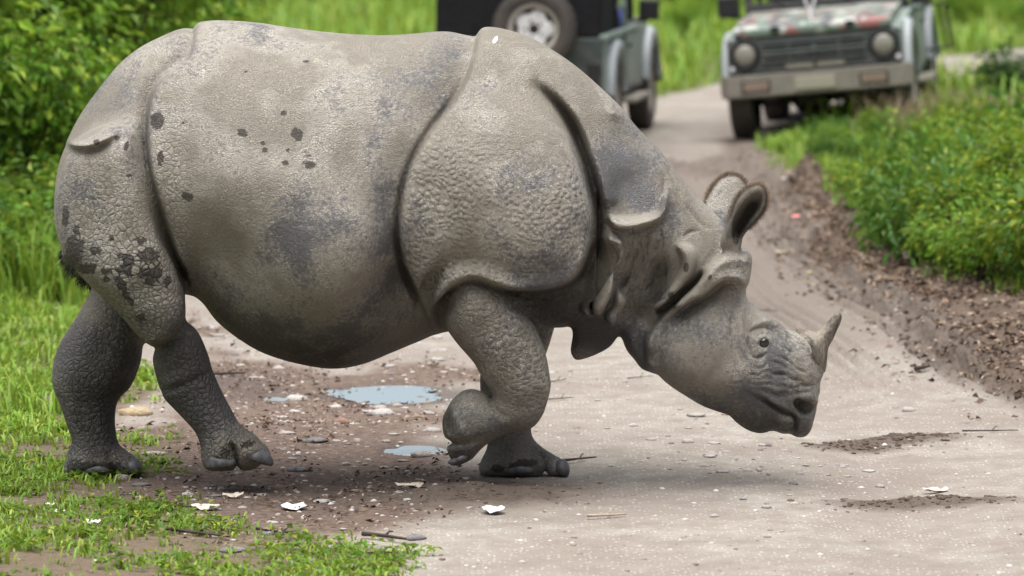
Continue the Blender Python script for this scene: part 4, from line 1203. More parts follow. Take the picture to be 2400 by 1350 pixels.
for u, v, a, b, r in [(369,283,15,22,0),(376,372,8,16,0.2),(568,311,14,10,0.4),(697,315,14,16,-0.7),(664,265,9,7,-0.5),(620,352,7,7,0),(617,336,5,6,0),(725,385,17,11,0),(725,365,7,4,0),(668,381,9,5,0.3),(675,352,5,6,0),(440,462,13,9,0.3),(296,343,6,13,0.3),(302,412,8,4,0),(274,322,6,6,0),(226,333,8,7,0),(718,144,10,3,0),(430,288,5,4,0),(576,168,5,3,0),
                      (300,620,14,20,0.5),(288,600,12,8,0),(292,638,22,9,0.2),(348,600,24,18,0),(368,640,10,26,0.2),(345,640,20,14,0),(350,660,12,8,0),(392,660,8,14,0),(175,585,22,30,0.3),(160,620,24,24,0),(200,630,16,12,0),(285,670,10,24,-0.5),(302,700,8,16,-0.6),(330,746,11,10,0),(222,588,14,9,0.3),(218,628,7,12,0),(250,636,12,9,0),(250,655,8,8,0),(330,565,12,9,0),(170,560,10,6,0),(154,510,8,26,0),(180,540,8,12,0),(262,560,5,5,0),(232,585,10,5,0.3),
                      (181,980,11,20,0.1),(192,1010,7,14,0),(188,935,6,6,0),(240,1095,60,12,0),(175,1095,20,18,0),(527,1060,12,12,0),(505,1078,10,9,0.4),(580,1042,17,8,-0.4),(1220,1090,30,12,-0.2),(1165,1098,20,9,0),(1250,1085,10,8,0),
                      (1608,628,6,14,0.2),(1572,692,9,8,0),(1664,650,5,6,0.3)]:
    dab(u, v, a, b, 1.0, rot=r, M=MUD, hard=2.0)
for u, v, a, b, h in [(950,190,140,90,0.8),(1050,110,60,60,0.5),(250,230,150,80,0.7),(430,110,40,40,0.5),(695,570,48,80,0.7),(880,310,60,50,0.5),(900,540,50,140,0.55),(620,470,180,70,0.25),(1230,400,90,70,0.7),(1170,230,90,40,0.4),(1230,640,110,50,0.4),(1480,350,80,110,0.8),(1570,480,80,90,0.6),(1460,430,50,70,0.6),(1640,780,90,80,0.75),(1690,660,50,40,0.3),(1560,880,60,60,0.5),(1800,900,110,80,0.55),(1640,960,200,60,0.7),(780,780,260,70,0.65),(160,450,30,100,0.6),(220,470,60,60,0.4),(1590,620,50,50,0.2),(1705,465,40,50,-0.9),(1435,570,20,36,-0.7),(1430,650,14,36,-0.7),(1400,718,20,14,-0.5),(1605,620,25,50,-0.8),(1650,660,40,25,-0.7),(1480,516,60,14,-0.7),(1530,800,12,50,-0.6),(700,230,230,110,-0.45),(560,330,120,120,-0.3),(1140,330,90,100,-0.35),(1330,180,60,60,-0.3),(300,450,60,120,-0.25),(360,690,60,80,-0.3),(1690,850,60,50,-0.7),(1600,820,50,60,-0.35),(1760,730,50,40,-0.4),(1120,720,60,60,-0.4),(820,190,50,60,-0.4),(300,1000,400,110,0.8),(1200,1030,200,100,0.75),(180,830,120,130,0.9),(440,860,120,120,0.8),(1290,720,80,60,0.9),(1400,800,80,60,1.0),(1490,830,60,50,0.9),(1720,540,60,60,0.7)]:
    dab(u, v, a, b, h, M=GRY)
MUD_SHADE = np.zeros((PH, PW), np.float32)     # brown mud on the legs, plus shade painted on belly and hollows
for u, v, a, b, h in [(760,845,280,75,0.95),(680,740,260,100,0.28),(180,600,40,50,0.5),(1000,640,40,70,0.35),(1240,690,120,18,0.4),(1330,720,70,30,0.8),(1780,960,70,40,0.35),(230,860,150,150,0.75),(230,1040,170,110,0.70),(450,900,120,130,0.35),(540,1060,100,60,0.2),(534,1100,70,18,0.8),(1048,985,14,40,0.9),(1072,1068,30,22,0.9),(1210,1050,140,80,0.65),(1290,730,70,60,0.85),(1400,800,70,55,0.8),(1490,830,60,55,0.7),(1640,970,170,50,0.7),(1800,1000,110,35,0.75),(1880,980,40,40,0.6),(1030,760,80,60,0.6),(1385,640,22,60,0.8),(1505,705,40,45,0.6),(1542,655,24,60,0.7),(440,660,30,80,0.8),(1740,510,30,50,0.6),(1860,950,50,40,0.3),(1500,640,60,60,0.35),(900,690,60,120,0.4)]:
    dab(u, v, a, b, h, M=MUD_SHADE)
# crease shade painted dark along the folds
ridge(F4, 0.85, 11, (0.35, 0.0), M=MUD_SHADE); ridge([(q[0] - 5, q[1]) for q in F3[2:]], 0.6, 10, (0.25, 0.0), M=MUD_SHADE); ridge(F1[4:], 0.65, 8, (0.2, 0.0), M=MUD_SHADE)
ridge([(q[0], q[1] + 8) for q in SB[3:]], 0.7, 9, (0.2, 0.1), M=MUD_SHADE); ridge([(1648,642),(1622,670),(1596,692),(1566,718),(1538,738)], 0.7, 6, (0.2, 0.1), M=MUD_SHADE)
ridge([(1440,540),(1480,545),(1520,535),(1556,512)], 0.5, 7, (0.2, 0.2), M=MUD_SHADE)
u_, v_ = side_uv(RV[:, 0], RV[:, 1], RV[:, 2])

def skin_material():
    t = NT("rhino_hide")
    co = t.coord()
    A1 = t.n('ShaderNodeAttribute', attribute_name='hide_a')
    A2 = t.n('ShaderNodeAttribute', attribute_name='hide_b')
    s1 = t.n('ShaderNodeSeparateColor', {0: A1.outputs['Color']})
    s2 = t.n('ShaderNodeSeparateColor', {0: A2.outputs['Color']})
    nod, sca, mud = s1.outputs[0], s1.outputs[1], s1.outputs[2]
    gry, pit, ear_dark = s2.outputs[0], s2.outputs[1], s2.outputs[2]
    tone = A2.outputs['Alpha']
    wv = t.n('ShaderNodeTexNoise', {'Vector': co, 'Scale': 9.0, 'Detail': 1.0})
    cw = t.n('ShaderNodeVectorMath', {0: wv.outputs['Color'], 1: (0.05, 0.05, 0.05), 2: co}, operation='MULTIPLY_ADD').outputs[0]
    fine = t.noise(co, 70.0, 3.0, 0.6)
    mid = tone
    # colour: pale dust over grey hide
    g = t.math('ADD', t.math('MULTIPLY', gry, 0.70), t.math('MULTIPLY', t.math('SUBTRACT', tone, 0.5), 0.9))
    g = t.math('ADD', g, t.math('MULTIPLY', t.math('SUBTRACT', fine, 0.5), 1.5))
    g = t.ramp(g, [(0.12, 0.0), (0.62, 1.0)])
    dust = t.mix(t.ramp(mid, [(0.3, 0.0), (0.7, 1.0)]), (0.292, 0.264, 0.216), (0.462, 0.426, 0.366))
    hide = t.mix(t.ramp(fine, [(0.3, 0.0), (0.7, 1.0)]), (0.105, 0.103, 0.106), (0.195, 0.191, 0.194))
    col = t.mix(g, dust, hide)
    # relief: knobs, scale cells, cracks, creases
    vs1 = t.voro(cw, 46.0, 'F1', 0.8)
    knob = t.ramp(vs1, [(0.0, 1.0), (0.25, 0.8), (0.5, 0.2), (0.75, 0.0)])
    e1 = t.voro(cw, 42.0, 'DISTANCE_TO_EDGE', 0.85)
    cell = t.ramp(e1, [(0.0, 0.0), (0.10, 0.55), (0.22, 0.85), (0.40, 1.0)])
    e2 = t.voro(t.mapping(cw, (1.0, 1.0, 1.3)), 120.0, 'DISTANCE_TO_EDGE')
    micro = t.ramp(e2, [(0.0, 0.0), (0.10, 0.8), (0.3, 1.0)])
    pitv = t.voro(cw, 50.0, 'F1', 0.75)
    stud = t.ramp(pitv, [(0.0, 1.0), (0.32, 0.9), (0.55, 0.0)])
    wr = t.noise(t.mapping(co, (38, 38, 12), (0, 0.5, 0)), 1.0, 3.0, 0.6, 0.6)
    h = t.math('MULTIPLY', t.math('MULTIPLY', knob, nod), 0.014)
    h = t.math('ADD', h, t.math('MULTIPLY', t.math('MULTIPLY', cell, sca), 0.0115))
    h = t.math('ADD', h, t.math('MULTIPLY', t.math('MULTIPLY', stud, pit), 0.009))
    h = t.math('ADD', h, t.math('MULTIPLY', micro, 0.0034))
    h = t.math('ADD', h, t.math('MULTIPLY', wr, 0.0065))
    h = t.math('ADD', h, t.math('MULTIPLY', fine, 0.0050))
    nrm = t.bump(h, 1.0, 1.0)
    # dirt lodged in cracks, dark studs on the arm
    crack = t.math('MULTIPLY', t.math('SUBTRACT', 1.0, t.ramp(e1, [(0.0, 0.0), (0.07, 1.0)])), sca)
    col = t.mix(t.math('MULTIPLY', crack, 0.40, True), col, (0.075, 0.062, 0.052))
    crk2 = t.math('MULTIPLY', t.math('SUBTRACT', 1.0, t.ramp(e2, [(0.0, 0.0), (0.08, 1.0)])), t.ramp(mid, [(0.45, 0.0), (0.65, 0.45)]))
    col = t.mix(crk2, col, (0.11, 0.095, 0.08))
    col = t.mix(t.math('MULTIPLY', t.math('MULTIPLY', stud, pit), 0.42, True), col, (0.095, 0.088, 0.088))
    ktop = t.math('MULTIPLY', t.math('MULTIPLY', t.ramp(vs1, [(0.05, 1.0), (0.28, 0.0)]), nod), 0.35, True)
    col = t.mix(ktop, col, (0.20, 0.20, 0.215))
    col = t.mix(t.math('MULTIPLY', t.ramp(fine, [(0.62, 0.0), (0.74, 1.0)]), 0.25), col, (0.10, 0.09, 0.085))
    # mud splashes with ragged edges
    mm = t.math('ADD', mud, t.math('MULTIPLY', t.math('SUBTRACT', t.noise(co, 38.0, 4.0, 0.7), 0.5), 2.2))
    mm = t.math('ADD', mm, t.math('MULTIPLY', t.math('SUBTRACT', cell, 0.8), t.math('MULTIPLY', sca, -1.2)))
    mm = t.ramp(mm, [(0.42, 0.0), (0.56, 1.0)])
    mm = t.math('MULTIPLY', mm, t.ramp(mud, [(0.05, 0.0), (0.2, 1.0)]))
    col = t.mix(t.math('MULTIPLY', mm, 0.88), col, (0.042, 0.033, 0.026))
    # leg mud, with belly and fold shade put into the colour
    mud_shade = t.math('MULTIPLY', A1.outputs['Alpha'], t.ramp(t.math('ADD', t.math('MULTIPLY', fine, 0.5), t.math('MULTIPLY', tone, 0.5)), [(0.30, 0.55), (0.65, 1.0)]))
    col = t.mix(mud_shade, col, t.mix(fine, (0.030, 0.026, 0.023), (0.078, 0.068, 0.058)))
    col = t.mix(t.ramp(t.n('ShaderNodeAttribute', attribute_name='white_mark').outputs['Fac'], [(0.5, 0.0), (0.6, 1.0)]), col, (0.8, 0.8, 0.82))
    # dark ear rims, and the shade painted inside the cup
    col = t.mix(ear_dark, col, (0.026, 0.019, 0.013))
    rough = t.ramp(fine, [(0.3, 0.50), (0.7, 0.70)])
    return t.done(col, rough, nrm, spec=0.45)

M_HIDE = skin_material()
rh_me = np_mesh("rhinoceros", RV, RF, M_HIDE, extra=RN)
rhino = link(bpy.data.objects.new("rhinoceros", rh_me))
tag(rhino, "grey one-horned rhinoceros striding across the dirt track with its head lowered", "rhinoceros")
# ear rims are dark and hairy, the cup's hair and inner shade are painted dark
ear_dark = np.zeros((PH, PW), np.float32)
ridge(EAR_NEAR[1:14], 1.0, 5.5, (0.15, 0.15), M=ear_dark)
ridge([(1655,468),(1667,440),(1687,417),(1712,407),(1733,412),(1749,428)], 1.0, 6, (0.2, 0.0), M=ear_dark)
dab(1738, 528, 16, 38, 1.3, rot=0.5, M=ear_dark); dab(1765, 485, 20, 28, 1.0, rot=0.7, M=ear_dark)
ear_dark = sample(ear_dark, *project(RV[:, 0], RV[:, 1], RV[:, 2])) * ((RV[:, 2] > 0.95) & (RV[:, 0] > 0.6))
# broad mottling of the hide, one value per point
def fractal(pts, scale, oct_):
    return np.fromiter((mnoise.fractal(Vector(p) * scale, 0.9, 2.1, oct_) for p in pts), np.float32, len(pts))
TONE = 0.5 + 0.55 * fractal(RV, 2.6, 4) + 0.38 * fractal(RV + 7.0, 9.0, 4)
ca = np.stack([sample(NOD, u_, v_), sample(SCA, u_, v_), sample(MUD, u_, v_), sample(MUD_SHADE, u_, v_)], 1).clip(0, 1).astype(np.float32)
cb = np.stack([sample(GRY, u_, v_).clip(0, 1), sample(PIT, u_, v_).clip(0, 1), ear_dark.clip(0, 1), TONE], 1).astype(np.float32)
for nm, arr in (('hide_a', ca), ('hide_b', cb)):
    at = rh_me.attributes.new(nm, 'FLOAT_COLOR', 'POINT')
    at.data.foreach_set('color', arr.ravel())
WM = np.zeros((PH, PW), np.float32); dab(1161, 93, 5, 11, 1.2, rot=0.5, M=WM, hard=2)
at = rh_me.attributes.new('white_mark', 'FLOAT', 'POINT')
at.data.foreach_set('value', (sample(WM, u_, v_) * (RV[:, 1] < YB)).astype(np.float32))
print("rhino verts", len(RV), "faces", len(RF))
# ---------------------------------------------------------------- horn, eyes, nails, hair
def skin_y(u, v, r=6.0):
    """depth of the near surface at a photo position"""
    m = (np.abs(pu2 - u) < r) & (np.abs(pv2 - v) < r)
    return float(RV[m][:, 1].min()) if m.any() else YB - 0.1
pu2, pv2 = project(RV[:, 0], RV[:, 1], RV[:, 2])

def horn_material():
    t = NT("horn_keratin"); co = t.coord()
    n = t.noise(t.mapping(co, (1, 1, 0.5)), 22.0, 5.0, 0.65); f = t.noise(t.mapping(co, (90, 90, 12), (0, 0.6, 0)), 1.0, 3.0, 0.6)
    c = t.ramp(n, [(0.30, (0.035, 0.029, 0.024)), (0.46, (0.115, 0.098, 0.078)), (0.60, (0.26, 0.225, 0.17)), (0.8, (0.19, 0.175, 0.16))])
    return t.done(c, 0.55, t.bump(t.math('ADD', t.math('MULTIPLY', n, 0.012), t.math('MULTIPLY', f, 0.006)), 1.0, 1.0), spec=0.4)
M_HORN = horn_material()
YH = YB - 0.01
secs = [((1856,772),(1926,882),.084),((1870,771),(1935,872),.082),((1890,773),(1938,852),.068),((1905,775),(1940,832),.053),((1918,777),(1941,812),.040),((1928,767),(1951,799),.032),((1940,755),(1959,780),.024),((1949,743),(1967,764),.020),((1955,734),(1973,748),.016),((1961,730),(1973,738),.010),((1967,730),(1970,733),.003)]
hv, hf, SEG = [], [], 26
for q, (a, b, ry) in enumerate(secs):
    A, B = V3(*a, YH), V3(*b, YH); c = (A + B) / 2; e = (B - A) / 2
    for k in range(SEG):
        th = 2 * math.pi * k / SEG
        p = c + e * math.cos(th) + Vector((0, ry * math.sin(th), 0))
        p += (p - c) * 0.07 * mnoise.noise(p * 38) * (1 if q < 9 else 0)
        hv.append(p)
for q in range(len(secs) - 1):
    for k in range(SEG):
        hf.append((q * SEG + k, q * SEG + (k + 1) % SEG, (q + 1) * SEG + (k + 1) % SEG, (q + 1) * SEG + k))
hf.append(tuple(range(SEG))[::-1]); hf.append(tuple((len(secs) - 1) * SEG + k for k in range(SEG)))
o = mesh_obj("horn", hv, hf, M_HORN, rhino, True); o['label'] = "short worn horn"
o.modifiers.new("round", 'SUBSURF').render_levels = 1

M_EYE = NT("dark_eye").done((0.012, 0.009, 0.007), 0.08, spec=0.8)
ye = skin_y(1789, 804, 5)
for s in (0, 1):
    y = ye + 0.0145 if s == 0 else 2 * YB - ye - 0.0145
    bm = bmesh.new(); bmesh.ops.create_uvsphere(bm, u_segments=24, v_segments=16, radius=0.0235)
    e = bm_obj("eye", bm, M_EYE, rhino, True); x, z = P(1789, 804, ye); e.location = (x, y, z)

t = NT("toenail_horn"); n = t.noise(t.coord(), 30.0, 3.0)
M_NAIL = t.done(t.mix(t.ramp(n, [(0.35, 0.0), (0.65, 1.0)]), (0.055, 0.053, 0.058), (0.15, 0.148, 0.155)), 0.45, spec=0.45)
def nail(u, v, y, rx, ry, rz_, rot):
    """curved shield of horn on the front of a toe"""
    bm = bmesh.new(); bmesh.ops.create_uvsphere(bm, u_segments=20, v_segments=14, radius=1.0)
    for w in bm.verts:
        w.co.z = w.co.z if w.co.z > -0.35 else -0.35 + (w.co.z + 0.35) * 0.2
        w.co = Vector((w.co.x * rx * (1.15 - 0.25 * w.co.z), w.co.y * ry, w.co.z * rz_))
    bmesh.ops.rotate(bm, matrix=Matrix.Rotation(rot, 3, 'Y'), verts=bm.verts)
    o = bm_obj("toenail", bm, M_NAIL, rhino, True); x, z = P(u, v, y); o.location = (x, y, z)
nail(598, 1068, skin_y(598, 1068) + 0.052, 0.064, 0.058, 0.040, 0.35)
nail(516, 1082, skin_y(516, 1082) + 0.050, 0.050, 0.055, 0.044, -0.1)
nail(311, 1096, skin_y(311, 1096) + 0.040, 0.036, 0.046, 0.040, 0.5)
nail(228, 1098, skin_y(228, 1098) + 0.046, 0.050, 0.050, 0.034, 0.0)
nail(1313, 1098, skin_y(1313, 1098) + 0.038, 0.036, 0.045, 0.038, 0.6)
nail(1215, 1098, skin_y(1215, 1098) + 0.046, 0.056, 0.050, 0.036, 0.0)
nail(1078, 1072, skin_y(1078, 1072) + 0.046, 0.042, 0.052, 0.026, 2.6)

def hair_tuft(name, roots, dirs, L, wd, mat, label):
    n = len(roots); v = np.empty((n, 3, 3)); rs = np.random.RandomState(3)
    side = unit(np.cross(dirs, np.array([0.0, 1.0, 0.0]) + rs.randn(n, 3) * 0.3)) * wd
    v[:, 0] = roots - side; v[:, 1] = roots + side; v[:, 2] = roots + dirs * (L * (0.6 + 0.8 * rs.rand(n)))[:, None]
    o = link(bpy.data.objects.new(name, np_mesh(name, v.reshape(-1, 3), np.arange(n * 3).reshape(n, 3), mat, False)), rhino)
    o['label'] = label
M_HAIR = plain("brown_ear_hair", (0.17, 0.115, 0.070), 0.7, var=0.4, scale=60)
M_HAIRD = plain("black_tail_hair", (0.012, 0.010, 0.009), 0.7, var=0.4)
rs = np.random.RandomState(12)
for rim, cen, lab in ((catmull(EAR_NEAR[2:13], False, 8), (1752, 500), "brown hair fringe on the near ear"), (catmull([(1652,478),(1660,452),(1675,428),(1695,412),(1712,407),(1733,412),(1749,428)], False, 8), (1700, 480), "brown hair fringe on the far ear")):
    near = cen[0] == 1752
    ro, di = [], []
    for k in range(1800):
        u, v = rim[rs.randint(len(rim))] + rs.randn(2) * 1.5
        y = (np.interp(v, [430, 600], [YB - 0.27, YB - 0.15]) if near else np.interp(v, [400, 550], [YB + 0.24, YB + 0.12])) + rs.randn() * 0.012
        uu, vv = u + (cen[0] - u) * 0.07, v + (cen[1] - v) * 0.07
        x, z = P(uu, vv, y); ro.append((x, y, z))
        d = np.array([u - cen[0], rs.randn() * 14, -(v - cen[1])]) + rs.randn(3) * 22
        di.append(d / np.linalg.norm(d))
    hair_tuft("ear_fringe", np.array(ro), np.array(di), np.full(1800, 0.019), 0.0005, M_HAIR, lab)
ro, di = [], []
for k in range(420):
    t_ = rs.rand(); u = 150 + 60 * t_ + rs.randn() * 5; v = 590 + 72 * t_ + rs.randn() * 6
    y = YB - 0.14 + rs.randn() * 0.025; x, z = P(u, v, y); ro.append((x, y, z))
    d = np.array([-0.5 + rs.randn() * 0.4, rs.randn() * 0.3, -0.8 + rs.randn() * 0.3]); di.append(d / np.linalg.norm(d))
hair_tuft("tail_tuft", np.array(ro), np.array(di), np.full(420, 0.045), 0.0016, M_HAIRD, "black bristly tail tuft tucked under the rump")
# ================================================================ PLANTS
RS = np.random.RandomState(7)

def leaf_material(name, c_dark, c_light, c_yellow, trans=0.35, rough=0.5):
    t = NT(name)
    A = t.n('ShaderNodeAttribute', attribute_name='leaf')
    s = t.n('ShaderNodeSeparateColor', {0: A.outputs['Color']})
    oi = t.n('ShaderNodeObjectInfo').outputs['Random']
    c = t.mix(s.outputs[0], c_dark, c_light)
    c = t.mix(t.ramp(s.outputs[1], [(0.72, 0.0), (0.95, 1.0)]), c, c_yellow)
    c = t.mix(t.math('MULTIPLY', oi, 0.35), c, t.mix(0.5, c_light, c_yellow))
    m = t.done(c, rough, spec=0.35)
    tr = t.n('ShaderNodeBsdfTranslucent', {'Color': t.mix(0.5, c, c_yellow)})
    mx = t.n('ShaderNodeMixShader', {0: trans, 1: t.b.outputs[0], 2: tr.outputs[0]})
    t.t.links.new(mx.outputs[0], t.out.inputs[0])
    return m

M_LEAF = leaf_material("shrub_leaf", (0.034, 0.110, 0.010), (0.150, 0.350, 0.024), (0.36, 0.46, 0.05))
M_LEAF2 = leaf_material("bank_leaf", (0.034, 0.105, 0.012), (0.115, 0.265, 0.024), (0.34, 0.38, 0.04))
M_GRASS = leaf_material("grass_blade", (0.075, 0.185, 0.012), (0.205, 0.385, 0.030), (0.38, 0.44, 0.075), 0.30)
M_STEM = plain("woody_stem", (0.085, 0.06, 0.04), 0.85, var=0.3, scale=20)

def leaf_mesh(name, p, d, nrm, L, Wd, mat, fold_=0.25, tone=None):
    """one folded four-cornered leaf for every point, as one mesh"""
    n = len(p)
    d = unit(d); s = unit(np.cross(d, nrm)); nn = unit(np.cross(s, d))
    L = np.asarray(L)[:, None]; Wd = np.asarray(Wd)[:, None]
    v = np.empty((n, 4, 3))
    v[:, 0] = p
    v[:, 1] = p + d * L * 0.42 + s * Wd * 0.5 + nn * Wd * fold_
    v[:, 2] = p + d * L - nn * L * 0.18
    v[:, 3] = p + d * L * 0.42 - s * Wd * 0.5 + nn * Wd * fold_
    f = np.arange(n * 4).reshape(n, 4)
    me = np_mesh(name, v.reshape(-1, 3), f, mat, smooth=False)
    c = np.ones((n, 4, 4), np.float32)
    r0 = RS.rand(n) if tone is None else tone
    c[:, :, 0] = r0[:, None]; c[:, :, 1] = RS.rand(n)[:, None]
    at = me.attributes.new('leaf', 'FLOAT_COLOR', 'POINT')
    at.data.foreach_set('color', c.reshape(-1))
    return me

def stem_mesh(name, paths, mat):
    bm = bmesh.new()
    for pts, r in paths:
        rr = [r * (1 - 0.75 * i / (len(pts) - 1)) for i in range(len(pts))]
        tube(bm, pts, rr, 5)
    me = bpy.data.meshes.new(name); bm.to_mesh(me); bm.free(); me.materials.append(mat)
    return me

def shrub_proto(h, rad, nst, per, leafL, mat, seed, droop=0.35, spread=0.16):
    """stems from one foot, side twigs, leaves in clumps along the twigs"""
    rng = np.random.RandomState(seed)
    paths, P0, D0 = [], [], []
    for k in range(nst):
        a = rng.rand() * 2 * math.pi; lean = rad * (0.25 + 0.75 * rng.rand() ** 0.7); hh = h * (0.55 + 0.45 * rng.rand())
        tip = np.array([math.cos(a) * lean, math.sin(a) * lean, hh])
        mid = tip * np.array([0.35, 0.35, 0.55]) + rng.randn(3) * 0.03 * h
        pts = [np.zeros(3) + np.array([rng.randn() * 0.03, rng.randn() * 0.03, -0.03]), mid, tip]
        paths.append(([Vector(p) for p in pts], 0.006 + 0.008 * h))
        for q in range(per):
            t = 0.30 + 0.70 * rng.rand() ** 0.8
            base = (pts[1] * (1 - t) + tip * t) if t > 0.5 else (pts[0] * (1 - 2 * t) + pts[1] * 2 * t)
            aa = rng.rand() * 2 * math.pi
            c = base + np.array([math.cos(aa), math.sin(aa), 0.5 * rng.rand() - 0.1]) * spread * h ** 0.5 * (0.5 + rng.rand())
            if rng.rand() < 0.4: paths.append(([Vector(base), Vector(0.5 * (base + c) + [0, 0, 0.01]), Vector(c)], 0.004))
            m = rng.randint(6, 13)
            off = rng.randn(m, 3) * leafL * 0.9
            P0.append(c + off); D0.append(unit(off + (c - base) * 0.6 + rng.randn(m, 3) * leafL * 0.5) + np.array([0, 0, -droop]))
    p = np.concatenate(P0); d = np.concatenate(D0)
    p[:, 2] = np.maximum(p[:, 2], 0.01)
    n = len(p)
    nrm = unit(np.array([0, 0, 1.0]) + rng.randn(n, 3) * 0.55)
    L = leafL * (0.6 + 0.8 * rng.rand(n))
    fm = leaf_mesh("foliage", p, d, nrm, L, L * (0.42 + 0.2 * rng.rand(n)), mat)
    return fm, stem_mesh("stems", paths, M_STEM)

def place_shrub(proto, name, loc, rz, sc, label, group, cat="shrub", sz=None):
    e = empty(name, loc, rz)
    e.scale = (sc, sc, sz if sz else sc)
    tag(e, label, cat, group)
    link(bpy.data.objects.new("foliage", proto[0]), e)
    link(bpy.data.objects.new("stems", proto[1]), e)
    return e

def zg(x, y):
    return float(height(np.array([x]), np.array([y]), False)[0])

BANKM = [M_LEAF2, leaf_material("yellowish_small_leaf", (0.055, 0.150, 0.014), (0.165, 0.36, 0.03), (0.36, 0.44, 0.06)), leaf_material("deep_green_broad_leaf", (0.020, 0.075, 0.014), (0.070, 0.20, 0.026), (0.20, 0.30, 0.04)), leaf_material("fresh_green_leaf", (0.045, 0.14, 0.012), (0.15, 0.33, 0.028), (0.36, 0.42, 0.05))]
LOW = [shrub_proto(0.62, 0.42, (11, 14, 10, 13)[k], (11, 13, 10, 12)[k], (0.075, 0.05, 0.095, 0.062)[k], BANKM[k], 100 + k) for k in range(4)]
TALL = [shrub_proto(2.6, 1.0, 18, 22, 0.115, M_LEAF, 200 + k, 0.55, 0.26) for k in range(4)]
FARB = [shrub_proto(1.4, 1.0, 16, 16, 0.11, M_LEAF, 300 + k, 0.3, 0.25) for k in range(3)]

# ---- thicket on the bank to the right
rng = random.Random(21)
bp_ = np.array(BANK_POLY)
spots = []
tries = 0
while len(spots) < 120 and tries < 9000:
    tries += 1
    u, v = rng.uniform(1790, 2560), rng.uniform(200, 760)
    x, y = G(u, v)
    d = float(poly_sdf2(BANK_POLY, np.array([x]), np.array([y]))[0])
    if d < 0.05 or u > 2470: continue
    if any((x - a) ** 2 + ((y - b) * 0.75) ** 2 < (0.24 + 0.012 * y) ** 2 for a, b in spots): continue
    spots.append((x, y))
ORD = ["first", "second", "third", "fourth", "fifth", "sixth", "seventh", "eighth", "ninth", "tenth", "eleventh", "twelfth", "thirteenth", "fourteenth", "fifteenth", "sixteenth", "seventeenth", "eighteenth", "nineteenth", "twentieth", "twenty-first", "twenty-second", "twenty-third", "twenty-fourth"]
def rows(spots_, names, phrase):
    """a label for each spot: its row from near to far, its place in the row from the left"""
    out = {}
    s_ = sorted(spots_, key=lambda q: q[1]); n = len(s_); m = len(names)
    for r in range(m):
        row = sorted(s_[r * n // m:(r + 1) * n // m], key=lambda q: q[0] / (q[1] - CAM_Y))
        for i, q in enumerate(row):
            out[q] = phrase.format(place=ORD[i], row=names[r])
    return out
labs = rows(spots, ["nearest", "second", "third", "fourth", "fifth", "sixth", "farthest"], "green shrub, {place} from the left in the {row} row of the right bank thicket")
for k, (x, y) in enumerate(sorted(spots, key=lambda q: q[1])):
    d = float(poly_sdf2(BANK_POLY, np.array([x]), np.array([y]))[0])
    sc = rng.uniform(0.55, 0.8) if d < 0.5 else rng.uniform(0.8, 1.1)
    sc *= float(np.interp(y, [5, 9, 12, 15, 17], [1.0, 0.95, 0.52, 0.34, 0.24])) * float(np.interp(x, [1.8, 2.6, 4.0], [0.75, 1.0, 1.05]))
    place_shrub(LOW[k % 4], "shrub", (x, y, zg(x, y) - 0.02), rng.uniform(0, 6.28), sc, labs[(x, y)], "shrubs of the thicket on the right bank", sz=sc * rng.uniform(0.8, 1.15))
# the dark bush standing up against the pale road
x, y = G(2255, 235)
dk = shrub_proto(0.5, 0.20, 9, 9, 0.06, leaf_material("dark_leaf", (0.012, 0.045, 0.012), (0.03, 0.10, 0.02), (0.06, 0.13, 0.02)), 900)
place_shrub(dk, "shrub", (x, y - 3.5, zg(x, y - 3.5)), 0, 1.0, "dark green bush standing up against the pale road bend", None)

# ---- tall shrubs to the left, behind the animal
left_spots = [(-2.75, 8.2, 0.52), (-3.35, 8.0, 0.85), (-2.65, 9.9, 0.70), (-3.25, 10.2, 1.0), (-3.9, 9.6, 1.1), (-2.45, 11.8, 0.66), (-3.0, 12.2, 0.95), (-3.8, 12.0, 1.15), (-2.55, 14.3, 0.62), (-3.1, 14.8, 0.95), (-3.7, 14.4, 1.2), (-4.5, 13.5, 1.3), (-3.0, 17.5, 0.8), (-3.7, 17.4, 1.1), (-4.5, 17.0, 1.3), (-5.4, 16.0, 1.3), (-4.9, 11.2, 1.2), (-3.7, 20.5, 1.05), (-4.6, 20.5, 1.3), (-5.8, 20.0, 1.3), (-3.2, 22.0, 0.7)]
labs = rows([q[:2] for q in left_spots], ["nearest", "second", "third", "farthest"], "tall leafy shrub, {place} from the left in the {row} row behind the rump")
for k, (x, y, s) in enumerate(left_spots):
    place_shrub(TALL[k % 4], "tall_shrub", (x, y, zg(x, y) - 0.03), rng.uniform(0, 6.28), s, labs[(x, y)], "tall shrubs behind the rhinoceros")
foot = [(rng.uniform(-3.6, -2.1), rng.uniform(6.0, 9.5)) for k in range(26)]
labs = rows(foot, ["nearest", "middle", "farthest"], "low leafy plant, {place} from the left in the {row} row under the left shrubs")
for k, (x, y) in enumerate(foot):             # low growth at their feet
    place_shrub(LOW[k % 4], "shrub", (x, y, zg(x, y) - 0.02), rng.uniform(0, 6.28), rng.uniform(0.5, 1.0), labs[(x, y)], "low plants at the left thicket's foot")

